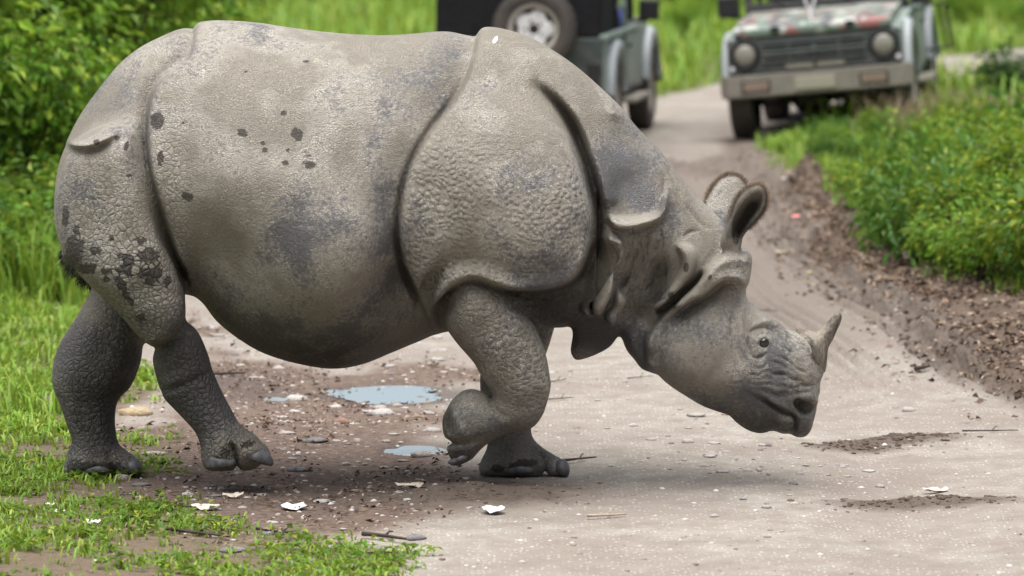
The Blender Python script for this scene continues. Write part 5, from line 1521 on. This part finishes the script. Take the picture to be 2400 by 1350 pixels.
# ---- scattered bushes in the field behind the road
far_spots = [(*G(u, v), s_) for u, v, s_ in [(600, 30, 0.8), (700, 10, 1.0), (800, 25, 0.8), (900, 0, 1.1), (960, 30, 0.7), (520, 5, 1.2), (1560, 40, 0.5), (1620, 20, 0.7), (1680, 60, 0.45), (1600, 100, 0.35), (1560, -20, 1.0), (1650, -30, 1.1), (1500, -10, 0.9), (2290, 20, 0.7), (2350, 50, 0.5), (2400, 10, 0.9), (2260, -20, 1.0), (2330, -40, 1.1), (2450, 40, 0.8), (2270, 70, 0.4), (2385, 85, 0.35), (1000, -20, 1.0), (1100, -40, 1.0), (1300, -60, 1.0), (1420, -50, 1.0), (750, -60, 1.2), (850, -70, 1.2), (1800, -60, 1.1), (1950, -80, 1.2), (2100, -70, 1.1), (2200, -60, 1.1), (640, -40, 1.0), (2480, -30, 1.0)]]
labs = rows([q[:2] for q in far_spots], ["nearest", "second", "farthest"], "blurred green bush, {place} from the left in the {row} row of the far field")
for k, (x, y, s) in enumerate(far_spots):
    place_shrub(FARB[k % 3], "far_bush", (x, y, zg(x, y) - 0.03), rng.uniform(0, 6.28), s, labs[(x, y)], "bushes in the field behind the road")

# ---- grass
def blades(name, x, y, h, w, lean, mat, tone=None, label=None):
    n = len(x)
    z = height(x, y, False)
    a = RS.rand(n) * 2 * math.pi
    dx, dy = np.cos(a), np.sin(a)
    sx, sy = -dy, dx
    v = np.empty((n, 5, 3))
    base = np.stack([x, y, z - 0.008], 1)
    side = np.stack([sx, sy, np.zeros(n)], 1) * (w * 0.5)[:, None]
    mid = base + np.stack([dx * lean * h * 0.35, dy * lean * h * 0.35, h * 0.6], 1)
    tip = base + np.stack([dx * lean * h, dy * lean * h, h * (1 - 0.35 * lean)], 1)
    v[:, 0] = base - side; v[:, 1] = base + side; v[:, 2] = mid + side * 0.75; v[:, 3] = mid - side * 0.75; v[:, 4] = tip
    i = np.arange(n) * 5
    q = np.stack([i, i + 1, i + 2, i + 3], 1)
    tri = np.stack([i + 3, i + 2, i + 4], 1)
    me = bpy.data.meshes.new(name)
    me.vertices.add(n * 5); me.vertices.foreach_set('co', v.astype(np.float32).ravel())
    me.loops.add(n * 7)
    me.loops.foreach_set('vertex_index', np.concatenate([q.ravel(), tri.ravel()]).astype(np.int32))
    me.polygons.add(n * 2)
    me.polygons.foreach_set('loop_start', np.concatenate([np.arange(n) * 4, n * 4 + np.arange(n) * 3]).astype(np.int32))
    me.update(calc_edges=True)
    c = np.ones((n, 5, 4), np.float32)
    c[:, :, 0] = (RS.rand(n) if tone is None else tone)[:, None]; c[:, :, 1] = RS.rand(n)[:, None]
    at = me.attributes.new('leaf', 'FLOAT_COLOR', 'POINT'); at.data.foreach_set('color', c.reshape(-1))
    me.materials.append(mat)
    o = link(bpy.data.objects.new(name, me))
    tag(o, label, "grass", kind="stuff")
    return o

def scatter(n, x0, x1, y0, y1, dens):
    x = RS.uniform(x0, x1, n); y = RS.uniform(y0, y1, n)
    keep = RS.rand(n) < dens(x, y)
    return x[keep], y[keep]

def clump(x, y, k, r):
    return np.repeat(x, k) + RS.randn(len(x) * k) * r, np.repeat(y, k) + RS.randn(len(x) * k) * r

def d_left(x, y):
    m = masks(x, y)[1]
    return m * np.clip(0.68 + 1.5 * fbm(x, y, 1.9, 3, 71), 0.05, 1)
x, y = scatter(22000, -3.6, 0.1, -3.4, 6.5, d_left)
x, y = clump(x, y, 8, 0.022)
h = (0.020 + 0.045 * RS.rand(len(x)) ** 1.6) * np.interp(x, [-3, -1.9, -1.2, 0], [1.7, 1.3, 0.9, 0.6])
blades("grass", x, y, h, 0.006 + 0.007 * RS.rand(len(x)), 0.3 + 0.7 * RS.rand(len(x)), M_GRASS, np.clip(0.5 + 0.9 * fbm(x, y, 1.4, 2, 75) + 0.25 * RS.randn(len(x)), 0, 1), label="short bright grass on the left side of the track")
# taller tufts at the left edge
x, y = scatter(420, -3.4, -1.75, 0.2, 6.8, lambda x, y: masks(x, y)[1] * np.clip(0.3 + 1.2 * fbm(x, y, 1.1, 2, 72), 0, 1))
x, y = clump(x, y, 14, 0.035)
blades("grass", x, y, 0.07 + 0.16 * RS.rand(len(x)), 0.007 + 0.006 * RS.rand(len(x)), 0.25 + 0.7 * RS.rand(len(x)), M_GRASS, label="taller grass tufts along the left edge of the picture")
x, y = scatter(1100, -4.2, -2.1, 5.6, 10.5, lambda x, y: np.clip(0.6 + fbm(x, y, 1.0, 2, 76), 0, 1))
x, y = clump(x, y, 12, 0.05)
blades("grass", x, y, 0.20 + 0.45 * RS.rand(len(x)), 0.009 + 0.008 * RS.rand(len(x)), 0.2 + 0.6 * RS.rand(len(x)), M_GRASS, label="tall grass in front of the left shrubs")
# broad leaves of low weeds among the grass
x, y = scatter(9000, -3.4, 0.2, -3.3, 6.4, d_left)
x, y = clump(x, y, 5, 0.02)
n = len(x); a = RS.rand(n) * 6.28
wm = leaf_mesh("weeds", np.stack([x, y, height(x, y, False) + 0.008 + 0.02 * RS.rand(n)], 1), np.stack([np.cos(a), np.sin(a), 0.35 + 0.3 * RS.rand(n)], 1), np.array([0, 0, 1.0]) + RS.randn(n, 3) * 0.3, 0.018 + 0.022 * RS.rand(n), 0.012 + 0.012 * RS.rand(n), M_LEAF2)
tag(link(bpy.data.objects.new("weeds", wm)), "tiny broad-leaved weeds among the short grass", "weeds", kind="stuff")
# grass on the bank and beyond the road
x, y = scatter(9000, 1.4, 6.0, 4.5, 21, lambda x, y: np.clip(masks(x, y)[2], 0, 1))
x, y = clump(x, y, 4, 0.03)
blades("grass", x, y, 0.05 + 0.12 * RS.rand(len(x)), 0.007 + 0.007 * RS.rand(len(x)), 0.3 + 0.7 * RS.rand(len(x)), M_GRASS, label="grass growing between the shrubs of the right bank")
def d_far(x, y):
    m = masks(x, y)[5]
    return m * np.clip(0.55 + 0.8 * fbm(x, y, 0.35, 3, 73), 0.1, 1)
x, y = scatter(26000, -9, 12, 17, 62, d_far)
x, y = clump(x, y, 4, 0.07)
blades("grass", x, y, 0.12 + 0.38 * RS.rand(len(x)) ** 1.4, 0.018 + 0.02 * RS.rand(len(x)), 0.2 + 0.8 * RS.rand(len(x)), M_GRASS, label="tall soft grass of the field behind the road")
# ---- dry stalks by the jeep
x, y = scatter(60, 2.75, 4.1, 13.2, 16.6, lambda x, y: np.ones(len(x)))
x, y = clump(x, y, 26, 0.07)
M_DRY = leaf_material("dry_stalk", (0.16, 0.11, 0.06), (0.30, 0.23, 0.14), (0.36, 0.30, 0.18), 0.2)
blades("dry_grass", x, y, 0.15 + 0.28 * RS.rand(len(x)), 0.005 + 0.004 * RS.rand(len(x)), 0.15 + 0.5 * RS.rand(len(x)), M_DRY, label="brown dry stalks standing in front of the camouflaged jeep")
# ---- a wood far behind the field, so the land does not end
n = 15000
tx_ = RS.uniform(-46, 48, n); crown = 3.2 + 1.6 * fbm(tx_, tx_ * 0 + 4.0, 0.3, 3, 91)
tz = crown * RS.rand(n) ** 0.75; ty = 72 + RS.uniform(0, 8, n) + 1.5 * fbm(tx_, tz, 0.5, 2, 92)
pw_ = np.stack([tx_, ty, height(tx_, ty, False) + tz], 1)
dw = np.stack([RS.randn(n), RS.randn(n), 0.3 * RS.randn(n) - 0.3], 1)
tag(link(bpy.data.objects.new("distant_wood", leaf_mesh("distant_wood", pw_, dw, np.array([0, 0, 1.0]) + RS.randn(n, 3) * 0.5, 0.35 + 0.3 * RS.rand(n), 0.25 + 0.2 * RS.rand(n), M_LEAF))), "far green wood closing the field behind the road", "wood", kind="stuff")
# ================================================================ STONES, LITTER, TWIGS, SCRAPS
def stone_mesh(seed, flat=0.5, sub=2):
    bm = bmesh.new(); bmesh.ops.create_icosphere(bm, subdivisions=sub, radius=1.0)
    for v in bm.verts:
        n = mnoise.noise(v.co * 1.3 + Vector((seed * 3.1, seed, 0))) * 0.35 + mnoise.noise(v.co * 2.9 + Vector((seed, 0, seed * 2))) * 0.12
        v.co = v.co * (1 + n)
        v.co.z *= flat
    me = bpy.data.meshes.new("stone"); bm.to_mesh(me); bm.free()
    me.polygons.foreach_set('use_smooth', [True] * len(me.polygons))
    return me
def stone_mat(name, a, b):
    t = NT(name); co = t.coord('Object')
    oi = t.n('ShaderNodeObjectInfo').outputs['Random']
    n = t.noise(co, 2.2, 5.0, 0.65)
    c = t.mix(t.ramp(n, [(0.3, 0.0), (0.7, 1.0)]), a, b)
    c = t.mix(t.math('MULTIPLY', oi, 0.4), c, (0.22, 0.17, 0.14))
    return t.done(c, 0.85, t.bump(t.noise(co, 7.0, 4.0), 0.5, 0.15), spec=0.3)
M_STONE = stone_mat("pale_stone", (0.46, 0.42, 0.39), (0.66, 0.62, 0.59))
M_STONE_G = stone_mat("grey_stone", (0.16, 0.165, 0.18), (0.30, 0.30, 0.31))
M_STONE_Y = stone_mat("ochre_stone", (0.42, 0.30, 0.16), (0.56, 0.47, 0.34))
SM = [stone_mesh(k + 1, f) for k, f in enumerate((0.45, 0.35, 0.55, 0.3, 0.6))]
for m in SM: m.materials.append(M_STONE)
def stone(u, v, wpx, mesh, label, group, mat=None, rz=None, asp=0.7, hgt=None):
    x, y = G(u, v); d = y - CAM_Y
    w = wpx / F_PX * d / 2
    o = bpy.data.objects.new("stone", mesh)
    if mat is not None:
        o.data = mesh.copy(); o.data.materials.clear(); o.data.materials.append(mat)
    o.location = (x, y, zg(x, y) + w * 0.08)
    o.scale = (w, w * asp, w * (hgt if hgt else 0.8))
    o.rotation_euler = (0, 0, rng.uniform(-0.3, 0.3) if rz is None else rz)
    link(o); tag(o, label, "stone", group)
rng = random.Random(5)
stone(320, 976, 88, SM[0], "long pale ochre stone lying in grass between the hind legs", None, M_STONE_Y, 0.12, 0.5, 0.75)
stone(288, 1120, 40, SM[2], "small white stone under the toe of the far hind foot", None, None, 0.3, 0.6, 0.9)
stone(360, 1066, 60, SM[1], "flat pale stone just ahead of the far hind foot", None)
stone(735, 1026, 66, SM[3], "dark grey flat stone behind the near hind foot", None, M_STONE_G)
stone(700, 1092, 62, SM[3], "blue-grey flat slab right of the near hind foot", None, M_STONE_G)
stone(330, 1136, 46, SM[3], "thin grey slab below the far hind foot", None, M_STONE_G)
stone(695, 930, 52, SM[2], "rounded pale stone at the left end of the big puddle", None)
stone(895, 970, 66, SM[0], "broad pale stone below the big puddle", None)
stone(800, 985, 46, SM[4], "reddish brown stone below the big puddle", None, stone_mat("red_stone", (0.28, 0.15, 0.10), (0.42, 0.27, 0.20)))
stone(985, 920, 44, SM[4], "dark wet stone in the big puddle's right end", None, M_STONE_G)
stone(990, 1065, 60, SM[0], "pale flat stone below the small puddle", None)
stone(545, 1284, 70, SM[3], "blurred blue-grey slab in the foreground grass", None, M_STONE_G)
stone(1015, 1010, 40, SM[2], "pale stone above the small puddle", None)
stone(1630, 975, 44, SM[1], "small flat stone beneath the rhinoceros chin", None)
stone(2130, 960, 34, SM[2], "single stone at the right, beside the rut edge", None)
ROWN = {1: ["only"], 2: ["near", "far"], 3: ["nearest", "middle", "farthest"], 4: ["nearest", "second", "third", "farthest"], 5: ["nearest", "second", "third", "fourth", "farthest"], 6: ["nearest", "second", "third", "fourth", "fifth", "farthest"]}
for (u0, u1, v0, v1, n, where, grp, wr) in [
    (470, 1060, 745, 885, 42, "on the track behind the belly", "stones on the track behind the belly", (14, 40)),
    (470, 1050, 945, 1110, 60, "on the bare ground under the belly", "stones under the belly", (14, 40)),
    (380, 1000, 1130, 1340, 40, "in the foreground soil", "stones in the foreground soil", (16, 46)),
    (1650, 1850, 1035, 1110, 16, "on the road below the muzzle", "stones below the muzzle", (14, 46)),
    (1650, 2100, 1060, 1220, 22, "on the road at the lower right", "stones at the lower right", (12, 36)),
    (1330, 1700, 880, 1060, 12, "on the road between foreleg and head", "stones between foreleg and head", (12, 30))]:
    pos = [(rng.uniform(u0, u1), rng.uniform(v0, v1)) for k in range(n)]
    wp = {G(*q): q for q in pos}
    labs = {wp[g]: l for g, l in rows(list(wp), ROWN[max(2, -(-n // 11))], "small stone, {place} from left, {row} row, " + where).items()}
    for k, (u, v) in enumerate(pos):
        w = rng.uniform(*wr) * (0.6 + 0.6 * rng.random())
        stone(u, v, w, SM[k % 5], labs[(u, v)], grp, M_STONE_G if k % 6 == 5 else None, asp=rng.uniform(0.55, 0.9), hgt=rng.uniform(0.5, 0.9))

# ---- gravel: too many and too small to count
def pebbles(name, x, y, r, mat, label):
    bm = bmesh.new(); bmesh.ops.create_icosphere(bm, subdivisions=1, radius=1.0)
    bv = np.array([v.co[:] for v in bm.verts]); bf = np.array([[v.index for v in f.verts] for f in bm.faces]); bm.free()
    n = len(x); z = height(x, y, True)
    sc = np.stack([r * (0.8 + 0.5 * RS.rand(n)), r * (0.6 + 0.5 * RS.rand(n)), r * (0.30 + 0.3 * RS.rand(n))], 1)
    a = RS.rand(n) * 6.28
    jit = 1 + 0.25 * RS.randn(n, len(bv), 1).clip(-1.5, 1.5)
    v = bv[None] * sc[:, None, :] * jit
    ca, sa = np.cos(a)[:, None], np.sin(a)[:, None]
    vx = v[:, :, 0] * ca - v[:, :, 1] * sa + x[:, None]; vy = v[:, :, 0] * sa + v[:, :, 1] * ca + y[:, None]; vz = v[:, :, 2] + z[:, None]
    V = np.stack([vx, vy, vz], 2).reshape(-1, 3)
    Fq = (bf[None] + (np.arange(n) * len(bv))[:, None, None]).reshape(-1, 3)
    me = np_mesh(name, V, Fq, mat)
    c = np.ones((n, len(bv), 4), np.float32); c[:, :, 0] = RS.rand(n)[:, None]; c[:, :, 1] = RS.rand(n)[:, None]
    at = me.attributes.new('leaf', 'FLOAT_COLOR', 'POINT'); at.data.foreach_set('color', c.reshape(-1))
    tag(link(bpy.data.objects.new(name, me)), label, "gravel", kind="stuff")
t = NT("gravel_mix"); A = t.n('ShaderNodeSeparateColor', {0: t.n('ShaderNodeAttribute', attribute_name='leaf').outputs['Color']})
M_GRAVEL = t.done(t.ramp(A.outputs[0], [(0.0, (0.15, 0.11, 0.09)), (0.35, (0.30, 0.24, 0.20)), (0.7, (0.43, 0.385, 0.35)), (1.0, (0.62, 0.58, 0.55))]), 0.9, spec=0.3)
def d_gr(x, y):
    rd, g_, b_, l_, dm, gn = masks(x, y)
    return np.clip(0.12 + 0.6 * dm + 0.5 * np.clip(fbm(x, y, 1.1, 3, 81), 0, 1), 0, 1) * (1 - 0.8 * gn)
x, y = scatter(16000, -2.4, 2.6, -3.2, 6.0, d_gr)
pebbles("gravel", x, y, 0.003 + 0.012 * RS.rand(len(x)) ** 2.5, M_GRAVEL, "fine gravel and grit strewn over the dirt track")

# ---- fallen leaves
def litter_mat(name, cols):
    t = NT(name); A = t.n('ShaderNodeSeparateColor', {0: t.n('ShaderNodeAttribute', attribute_name='leaf').outputs['Color']})
    return t.done(t.ramp(A.outputs[0], cols), 0.85, spec=0.25)
M_DEAD = litter_mat("dead_leaf", [(0.0, (0.045, 0.030, 0.022)), (0.4, (0.115, 0.075, 0.052)), (0.75, (0.21, 0.148, 0.105)), (1.0, (0.36, 0.28, 0.21))])
def d_lit(x, y):
    m = masks(x, y); return np.clip(m[3] + 0.55 * m[4] * (fbm(x, y, 2.0, 2, 83) > -0.25) + 0.35 * np.exp(-((x - right_edge(y) - 0.1) / 0.25) ** 2), 0, 1) * (0.5 + 0.5 * (fbm(x, y, 3.0, 2, 84) > -0.2))
def dead(n0, x0, x1, y0, y1, dens, name, label, lmin, lmax):
    x, y = scatter(n0, x0, x1, y0, y1, dens); n = len(x); a = RS.rand(n) * 6.28
    me = leaf_mesh(name, np.stack([x, y, height(x, y, True) + 0.004 + 0.012 * RS.rand(n)], 1), np.stack([np.cos(a), np.sin(a), 0.25 * RS.randn(n)], 1), np.array([0, 0, 1.0]) + RS.randn(n, 3) * 0.45, lmin + (lmax - lmin) * RS.rand(n), 0.4 * (lmin + (lmax - lmin) * RS.rand(n)), M_DEAD, 0.35)
    tag(link(bpy.data.objects.new(name, me)), label, "leaves", kind="stuff")
dead(22000, 1.4, 4.2, 1.0, 12, d_lit, "leaf_litter", "brown leaf litter along the foot of the right bank", 0.025, 0.07)
dead(26000, -2.6, 1.2, -2.6, 7.5, d_lit, "leaf_litter", "brown leaf scraps scattered on the damp soil by the left grass", 0.012, 0.045)

# ---- clods of earth along the rut
t = NT("turned_earth"); co = t.coord(); n = t.noise(co, 18.0, 4.0)
M_CLOD = t.done(t.mix(n, (0.055, 0.038, 0.030), (0.17, 0.125, 0.098)), 0.95, t.bump(t.noise(co, 60.0, 3.0), 0.8, 0.01), spec=0.2)
yy = RS.uniform(1.2, 15.5, 900); xx = right_edge(yy) + RS.randn(900) * 0.13 + 0.05
pebbles("earth_crumbs", xx, yy, 0.005 + 0.026 * RS.rand(900) ** 4, M_CLOD, "loose crumbs of dark earth along the right edge of the rut")
xs, ys = [], []
for mx, my, a, c, h_ in MOUNDS:
    m = int(900 * a * c / 0.06 * 0.5) + 60
    m = min(m, 260)
    xs.append(mx + RS.randn(m) * a * 0.6); ys.append(my + RS.randn(m) * c * 0.6)
xs, ys = np.concatenate(xs), np.concatenate(ys)
pebbles("earth_crumbs", xs, ys, 0.003 + 0.013 * RS.rand(len(xs)) ** 3, M_CLOD, "loose crumbs of dark earth on the little soil heaps")

# ---- twigs
def twig(u0, v0, u1, v1, r, label, mat=None, group=None):
    a = Vector((*G(u0, v0), 0)); b = Vector((*G(u1, v1), 0)); pts = []
    for k in range(7):
        p = a.lerp(b, k / 6) + Vector((rng.uniform(-1, 1), rng.uniform(-1, 1), 0)) * (b - a).length * 0.03
        p.z = zg(p.x, p.y) + r * 1.3 + 0.006
        pts.append(p)
    bm = bmesh.new(); tube(bm, pts, [r * (1 - 0.5 * k / 6) for k in range(7)], 6)
    q = pts[3]; tube(bm, [q, q + (b - a) * 0.10 + Vector((0, 0.05, 0.01)), q + (b - a) * 0.16 + Vector((0, 0.11, 0.0))], [r * 0.7, r * 0.5, r * 0.3], 5)
    tag(bm_obj("twig", bm, mat or M_STEM, None, True), label, "twig", group)
M_DARKTWIG = plain("wet_bark", (0.040, 0.026, 0.020), 0.8, var=0.3, scale=30)
M_PALETWIG = plain("peeled_wood", (0.42, 0.33, 0.25), 0.8, var=0.2, scale=30)
twig(300, 1222, 400, 1234, 0.007, "dark twig lying across the grass at the lower left", M_DARKTWIG)
twig(360, 1193, 450, 1200, 0.009, "short thick dark twig below the hind feet", M_DARKTWIG)
twig(390, 1250, 540, 1262, 0.007, "long thin bent twig in the foreground grass", M_DARKTWIG)
twig(600, 1240, 720, 1252, 0.006, "thin twig in the foreground, left of the soil heap", M_DARKTWIG)
twig(850, 1258, 950, 1272, 0.009, "broken dark twig in the foreground below the belly", M_DARKTWIG)
twig(820, 1300, 960, 1304, 0.006, "blurred twig near the bottom edge", M_DARKTWIG)
twig(1376, 1215, 1470, 1212, 0.006, "pale brown twig on the bare road in the foreground", M_PALETWIG)
twig(1285, 940, 1345, 936, 0.003, "thin dark twig just right of the raised knee", M_DARKTWIG)
twig(1290, 898, 1330, 890, 0.003, "hair-thin twig above another beside the raised knee", M_DARKTWIG)
twig(1775, 717, 1825, 718, 0.004, "thin dark stick behind the rhinoceros forehead", M_DARKTWIG)
twig(495, 885, 575, 880, 0.008, "black wet stick in the mud behind the hind leg", M_DARKTWIG)
twig(2145, 873, 2180, 870, 0.012, "short dark twig on the smooth rut at the right", M_DARKTWIG)
twig(1325, 1085, 1395, 1078, 0.006, "brown twig with bark just ahead of the far forefoot", M_STEM)
twig(1470, 892, 1530, 886, 0.003, "thin twig on the road below the dewlap", M_DARKTWIG)
twig(2255, 1015, 2390, 1012, 0.004, "thin stick on the road at the right edge", M_DARKTWIG)

# ---- scraps: white petals and pale chips
def scrap(u, v, wpx, label, color, name, cat, asp=0.45, curl=0.35, seed=0):
    x, y = G(u, v); d = y - CAM_Y; w = wpx / F_PX * d / 2
    n, verts, faces = 14, [], []
    for j in range(5):
        for k in range(n):
            th = 2 * math.pi * k / n; r = (j / 4) * (1 + 0.3 * mnoise.noise(Vector((math.cos(th) * 1.7 + seed, math.sin(th) * 1.7, seed))))
            px_, py_ = r * math.cos(th), r * math.sin(th)
            verts.append((px_ * w, py_ * w * asp * 2, w * curl * 0.35 * (px_ * px_ * 0.8 + 0.3 * py_) + 0.3 * w * mnoise.noise(Vector((px_ * 2, py_ * 2, seed)))))
    for j in range(4):
        for k in range(n): faces.append((j * n + k, j * n + (k + 1) % n, (j + 1) * n + (k + 1) % n, (j + 1) * n + k))
    o = mesh_obj(name, verts, faces, plain(name + "_surface", color, 0.7, var=0.08), None, True)
    m = o.modifiers.new("thickness", 'SOLIDIFY'); m.thickness = 0.002
    o.location = (x, y, zg(x, y) + 0.012)
    tag(o, label, cat)
scrap(690, 1187, 62, "large bright white petal in the foreground left of the soil heap", (0.86, 0.85, 0.87), "petal", "petal", 0.5, 0.5, 1)
scrap(1155, 1200, 54, "bright white rounded scrap just below the dark soil heap", (0.88, 0.86, 0.88), "petal", "petal", 0.55, 0.7, 2)
scrap(1092, 1150, 18, "tiny white scrap on top of the dark soil heap", (0.80, 0.76, 0.70), "petal", "petal", 0.6, 0.6, 3)
scrap(548, 1166, 58, "curved cream bark chip below the near hind foot", (0.62, 0.55, 0.46), "bark_chip", "bark", 0.25, 0.5, 4)
scrap(480, 1196, 70, "pale cream bark chip beside the thick dark twig", (0.66, 0.58, 0.50), "bark_chip", "bark", 0.22, 0.4, 5)
scrap(962, 1153, 66, "long cream bark chip left of the dark soil heap", (0.64, 0.55, 0.45), "bark_chip", "bark", 0.25, 0.4, 6)
scrap(218, 1233, 40, "white petal in the grass at the lower left", (0.80, 0.80, 0.80), "petal", "petal", 0.4, 0.5, 7)
scrap(142, 1207, 30, "small white petal in the grass near the left edge", (0.78, 0.78, 0.78), "petal", "petal", 0.4, 0.5, 8)
scrap(118, 1191, 22, "tiny pinkish white petal in the left grass", (0.75, 0.68, 0.68), "petal", "petal", 0.5, 0.5, 9)
scrap(195, 668, 34, "white scrap on brown leaves behind the hind leg", (0.80, 0.78, 0.78), "petal", "petal", 0.8, 0.6, 10)
scrap(2195, 1142, 64, "long whitish bark chip at the lower right", (0.66, 0.58, 0.52), "bark_chip", "bark", 0.2, 0.3, 11)
scrap(1866, 527, 26, "red and cream flower petal on the rut left of its twin", (0.72, 0.25, 0.24), "flower_petal", "petal", 0.7, 0.6, 12)
scrap(1916, 545, 24, "pink flower petal nearer the shrubs than its twin", (0.70, 0.32, 0.36), "flower_petal", "petal", 0.7, 0.6, 13)
scrap(1830, 591, 30, "pale yellowish leaf lying on the tyre marks", (0.50, 0.42, 0.30), "fallen_leaf", "leaf", 0.35, 0.4, 14)
scrap(1838, 466, 12, "tiny white scrap beside the dark earth clod", (0.80, 0.78, 0.80), "petal", "petal", 0.7, 0.5, 15)
scrap(1912, 312, 15, "white scrap in the grass below the jeep bumper", (0.85, 0.85, 0.85), "petal", "petal", 0.9, 0.9, 16)
scrap(1898, 643, 14, "small yellow leaf on the tyre marks", (0.45, 0.40, 0.16), "fallen_leaf", "leaf", 0.5, 0.5, 17)
scrap(2350, 700, 30, "tan dead leaf under the shrubs at the right edge", (0.42, 0.29, 0.17), "fallen_leaf", "leaf", 0.9, 0.9, 18)
# ================================================================ PERSON in the left jeep, seated, only the blue shirt shows
def seated_person(parent_jeep, local, label):
    """skinned figure: pelvis on the seat, arms forward, legs bent"""
    J = {'pel': (0, 0, 0.06), 'wst': (0, -0.02, 0.22), 'chs': (0, -0.04, 0.42), 'nck': (0, -0.02, 0.56), 'hd0': (0, 0.0, 0.62), 'hd1': (0, 0.03, 0.72), 'hd2': (0, 0.01, 0.82),
         'shl': (-0.18, -0.03, 0.48), 'ell': (-0.27, 0.06, 0.26), 'wrl': (-0.18, 0.28, 0.26), 'hal': (-0.15, 0.36, 0.28), 'shr': (0.18, -0.03, 0.48), 'elr': (0.30, 0.02, 0.27), 'wrr': (0.24, 0.24, 0.22), 'har': (0.22, 0.32, 0.21),
         'hpl': (-0.10, 0.04, 0.05), 'knl': (-0.14, 0.44, 0.10), 'anl': (-0.14, 0.52, -0.14), 'tol': (-0.14, 0.64, -0.15), 'hpr': (0.10, 0.04, 0.05), 'knr': (0.14, 0.44, 0.10), 'anr': (0.14, 0.52, -0.14), 'tor': (0.14, 0.64, -0.15)}
    R = {'pel': .15, 'wst': .135, 'chs': .16, 'nck': .06, 'hd0': .065, 'hd1': .095, 'hd2': .085, 'shl': .075, 'ell': .052, 'wrl': .034, 'hal': .035, 'shr': .075, 'elr': .052, 'wrr': .034, 'har': .035, 'hpl': .10, 'knl': .07, 'anl': .045, 'tol': .04, 'hpr': .10, 'knr': .07, 'anr': .045, 'tor': .04}
    E = [('pel', 'wst'), ('wst', 'chs'), ('chs', 'nck'), ('nck', 'hd0'), ('hd0', 'hd1'), ('hd1', 'hd2'), ('chs', 'shl'), ('shl', 'ell'), ('ell', 'wrl'), ('wrl', 'hal'), ('chs', 'shr'), ('shr', 'elr'), ('elr', 'wrr'), ('wrr', 'har'), ('pel', 'hpl'), ('hpl', 'knl'), ('knl', 'anl'), ('anl', 'tol'), ('pel', 'hpr'), ('hpr', 'knr'), ('knr', 'anr'), ('anr', 'tor')]
    for sd_, w in (('l', (-0.15, 0.36, 0.28)), ('r', (0.22, 0.32, 0.21))):        # five fingers on each hand
        for f in range(5):
            a = f'f{sd_}{f}a'; b = f'f{sd_}{f}b'
            dx = (f - 2) * 0.019; ln = (0.05, 0.075, 0.085, 0.075, 0.055)[f]
            J[a] = (w[0] + dx, w[1] + 0.04, w[2] - 0.005); J[b] = (w[0] + dx * 1.15, w[1] + 0.04 + ln * 0.7, w[2] - 0.035)
            R[a] = 0.011; R[b] = 0.008
            E += [('ha' + sd_, a), (a, b)]
    names = list(J)
    me = bpy.data.meshes.new("person")
    me.from_pydata([J[n] for n in names], [(names.index(a), names.index(b)) for a, b in E], [])
    o = bpy.data.objects.new("person", me); link(o)
    sk = o.modifiers.new("skin", 'SKIN'); sk.use_smooth_shade = True
    me.skin_vertices[0].data
    for k, n in enumerate(names):
        me.skin_vertices[0].data[k].radius = (R[n], R[n] * (0.75 if n in ('pel', 'wst', 'chs') else 1.0))
    me.skin_vertices[0].data[0].use_root = True
    o.modifiers.new("smooth", 'SUBSURF').render_levels = 2
    t = NT("person_cloth_and_skin"); co = t.coord(); xyz = t.n('ShaderNodeSeparateXYZ', {0: co})
    z = xyz.outputs[2]; y = xyz.outputs[1]
    shirt = t.mix(t.noise(co, 14.0, 3.0), (0.12, 0.15, 0.52), (0.20, 0.24, 0.70))
    c = t.mix(t.math('GREATER_THAN', z, 0.575), shirt, (0.26, 0.15, 0.10))
    c = t.mix(t.math('GREATER_THAN', z, 0.77), c, (0.012, 0.010, 0.009))
    legs = t.math('MULTIPLY', t.math('LESS_THAN', z, 0.165), t.math('LESS_THAN', t.math('ABSOLUTE', xyz.outputs[0]), 0.205))
    c = t.mix(legs, c, (0.05, 0.055, 0.07))
    c = t.mix(t.math('MULTIPLY', t.math('GREATER_THAN', y, 0.20), t.math('GREATER_THAN', z, 0.17)), c, (0.26, 0.15, 0.10))
    t.done(c, 0.8)
    me.materials.append(t.m)
    bpy.context.view_layer.update()
    o.matrix_world = parent_jeep.matrix_world @ Matrix.Translation(local)
    tag(o, label, "person")
    return o
seated_person(jeep_l, (0.36, -0.24, 0.70), "person in a blue shirt seated in the front of the left jeep")
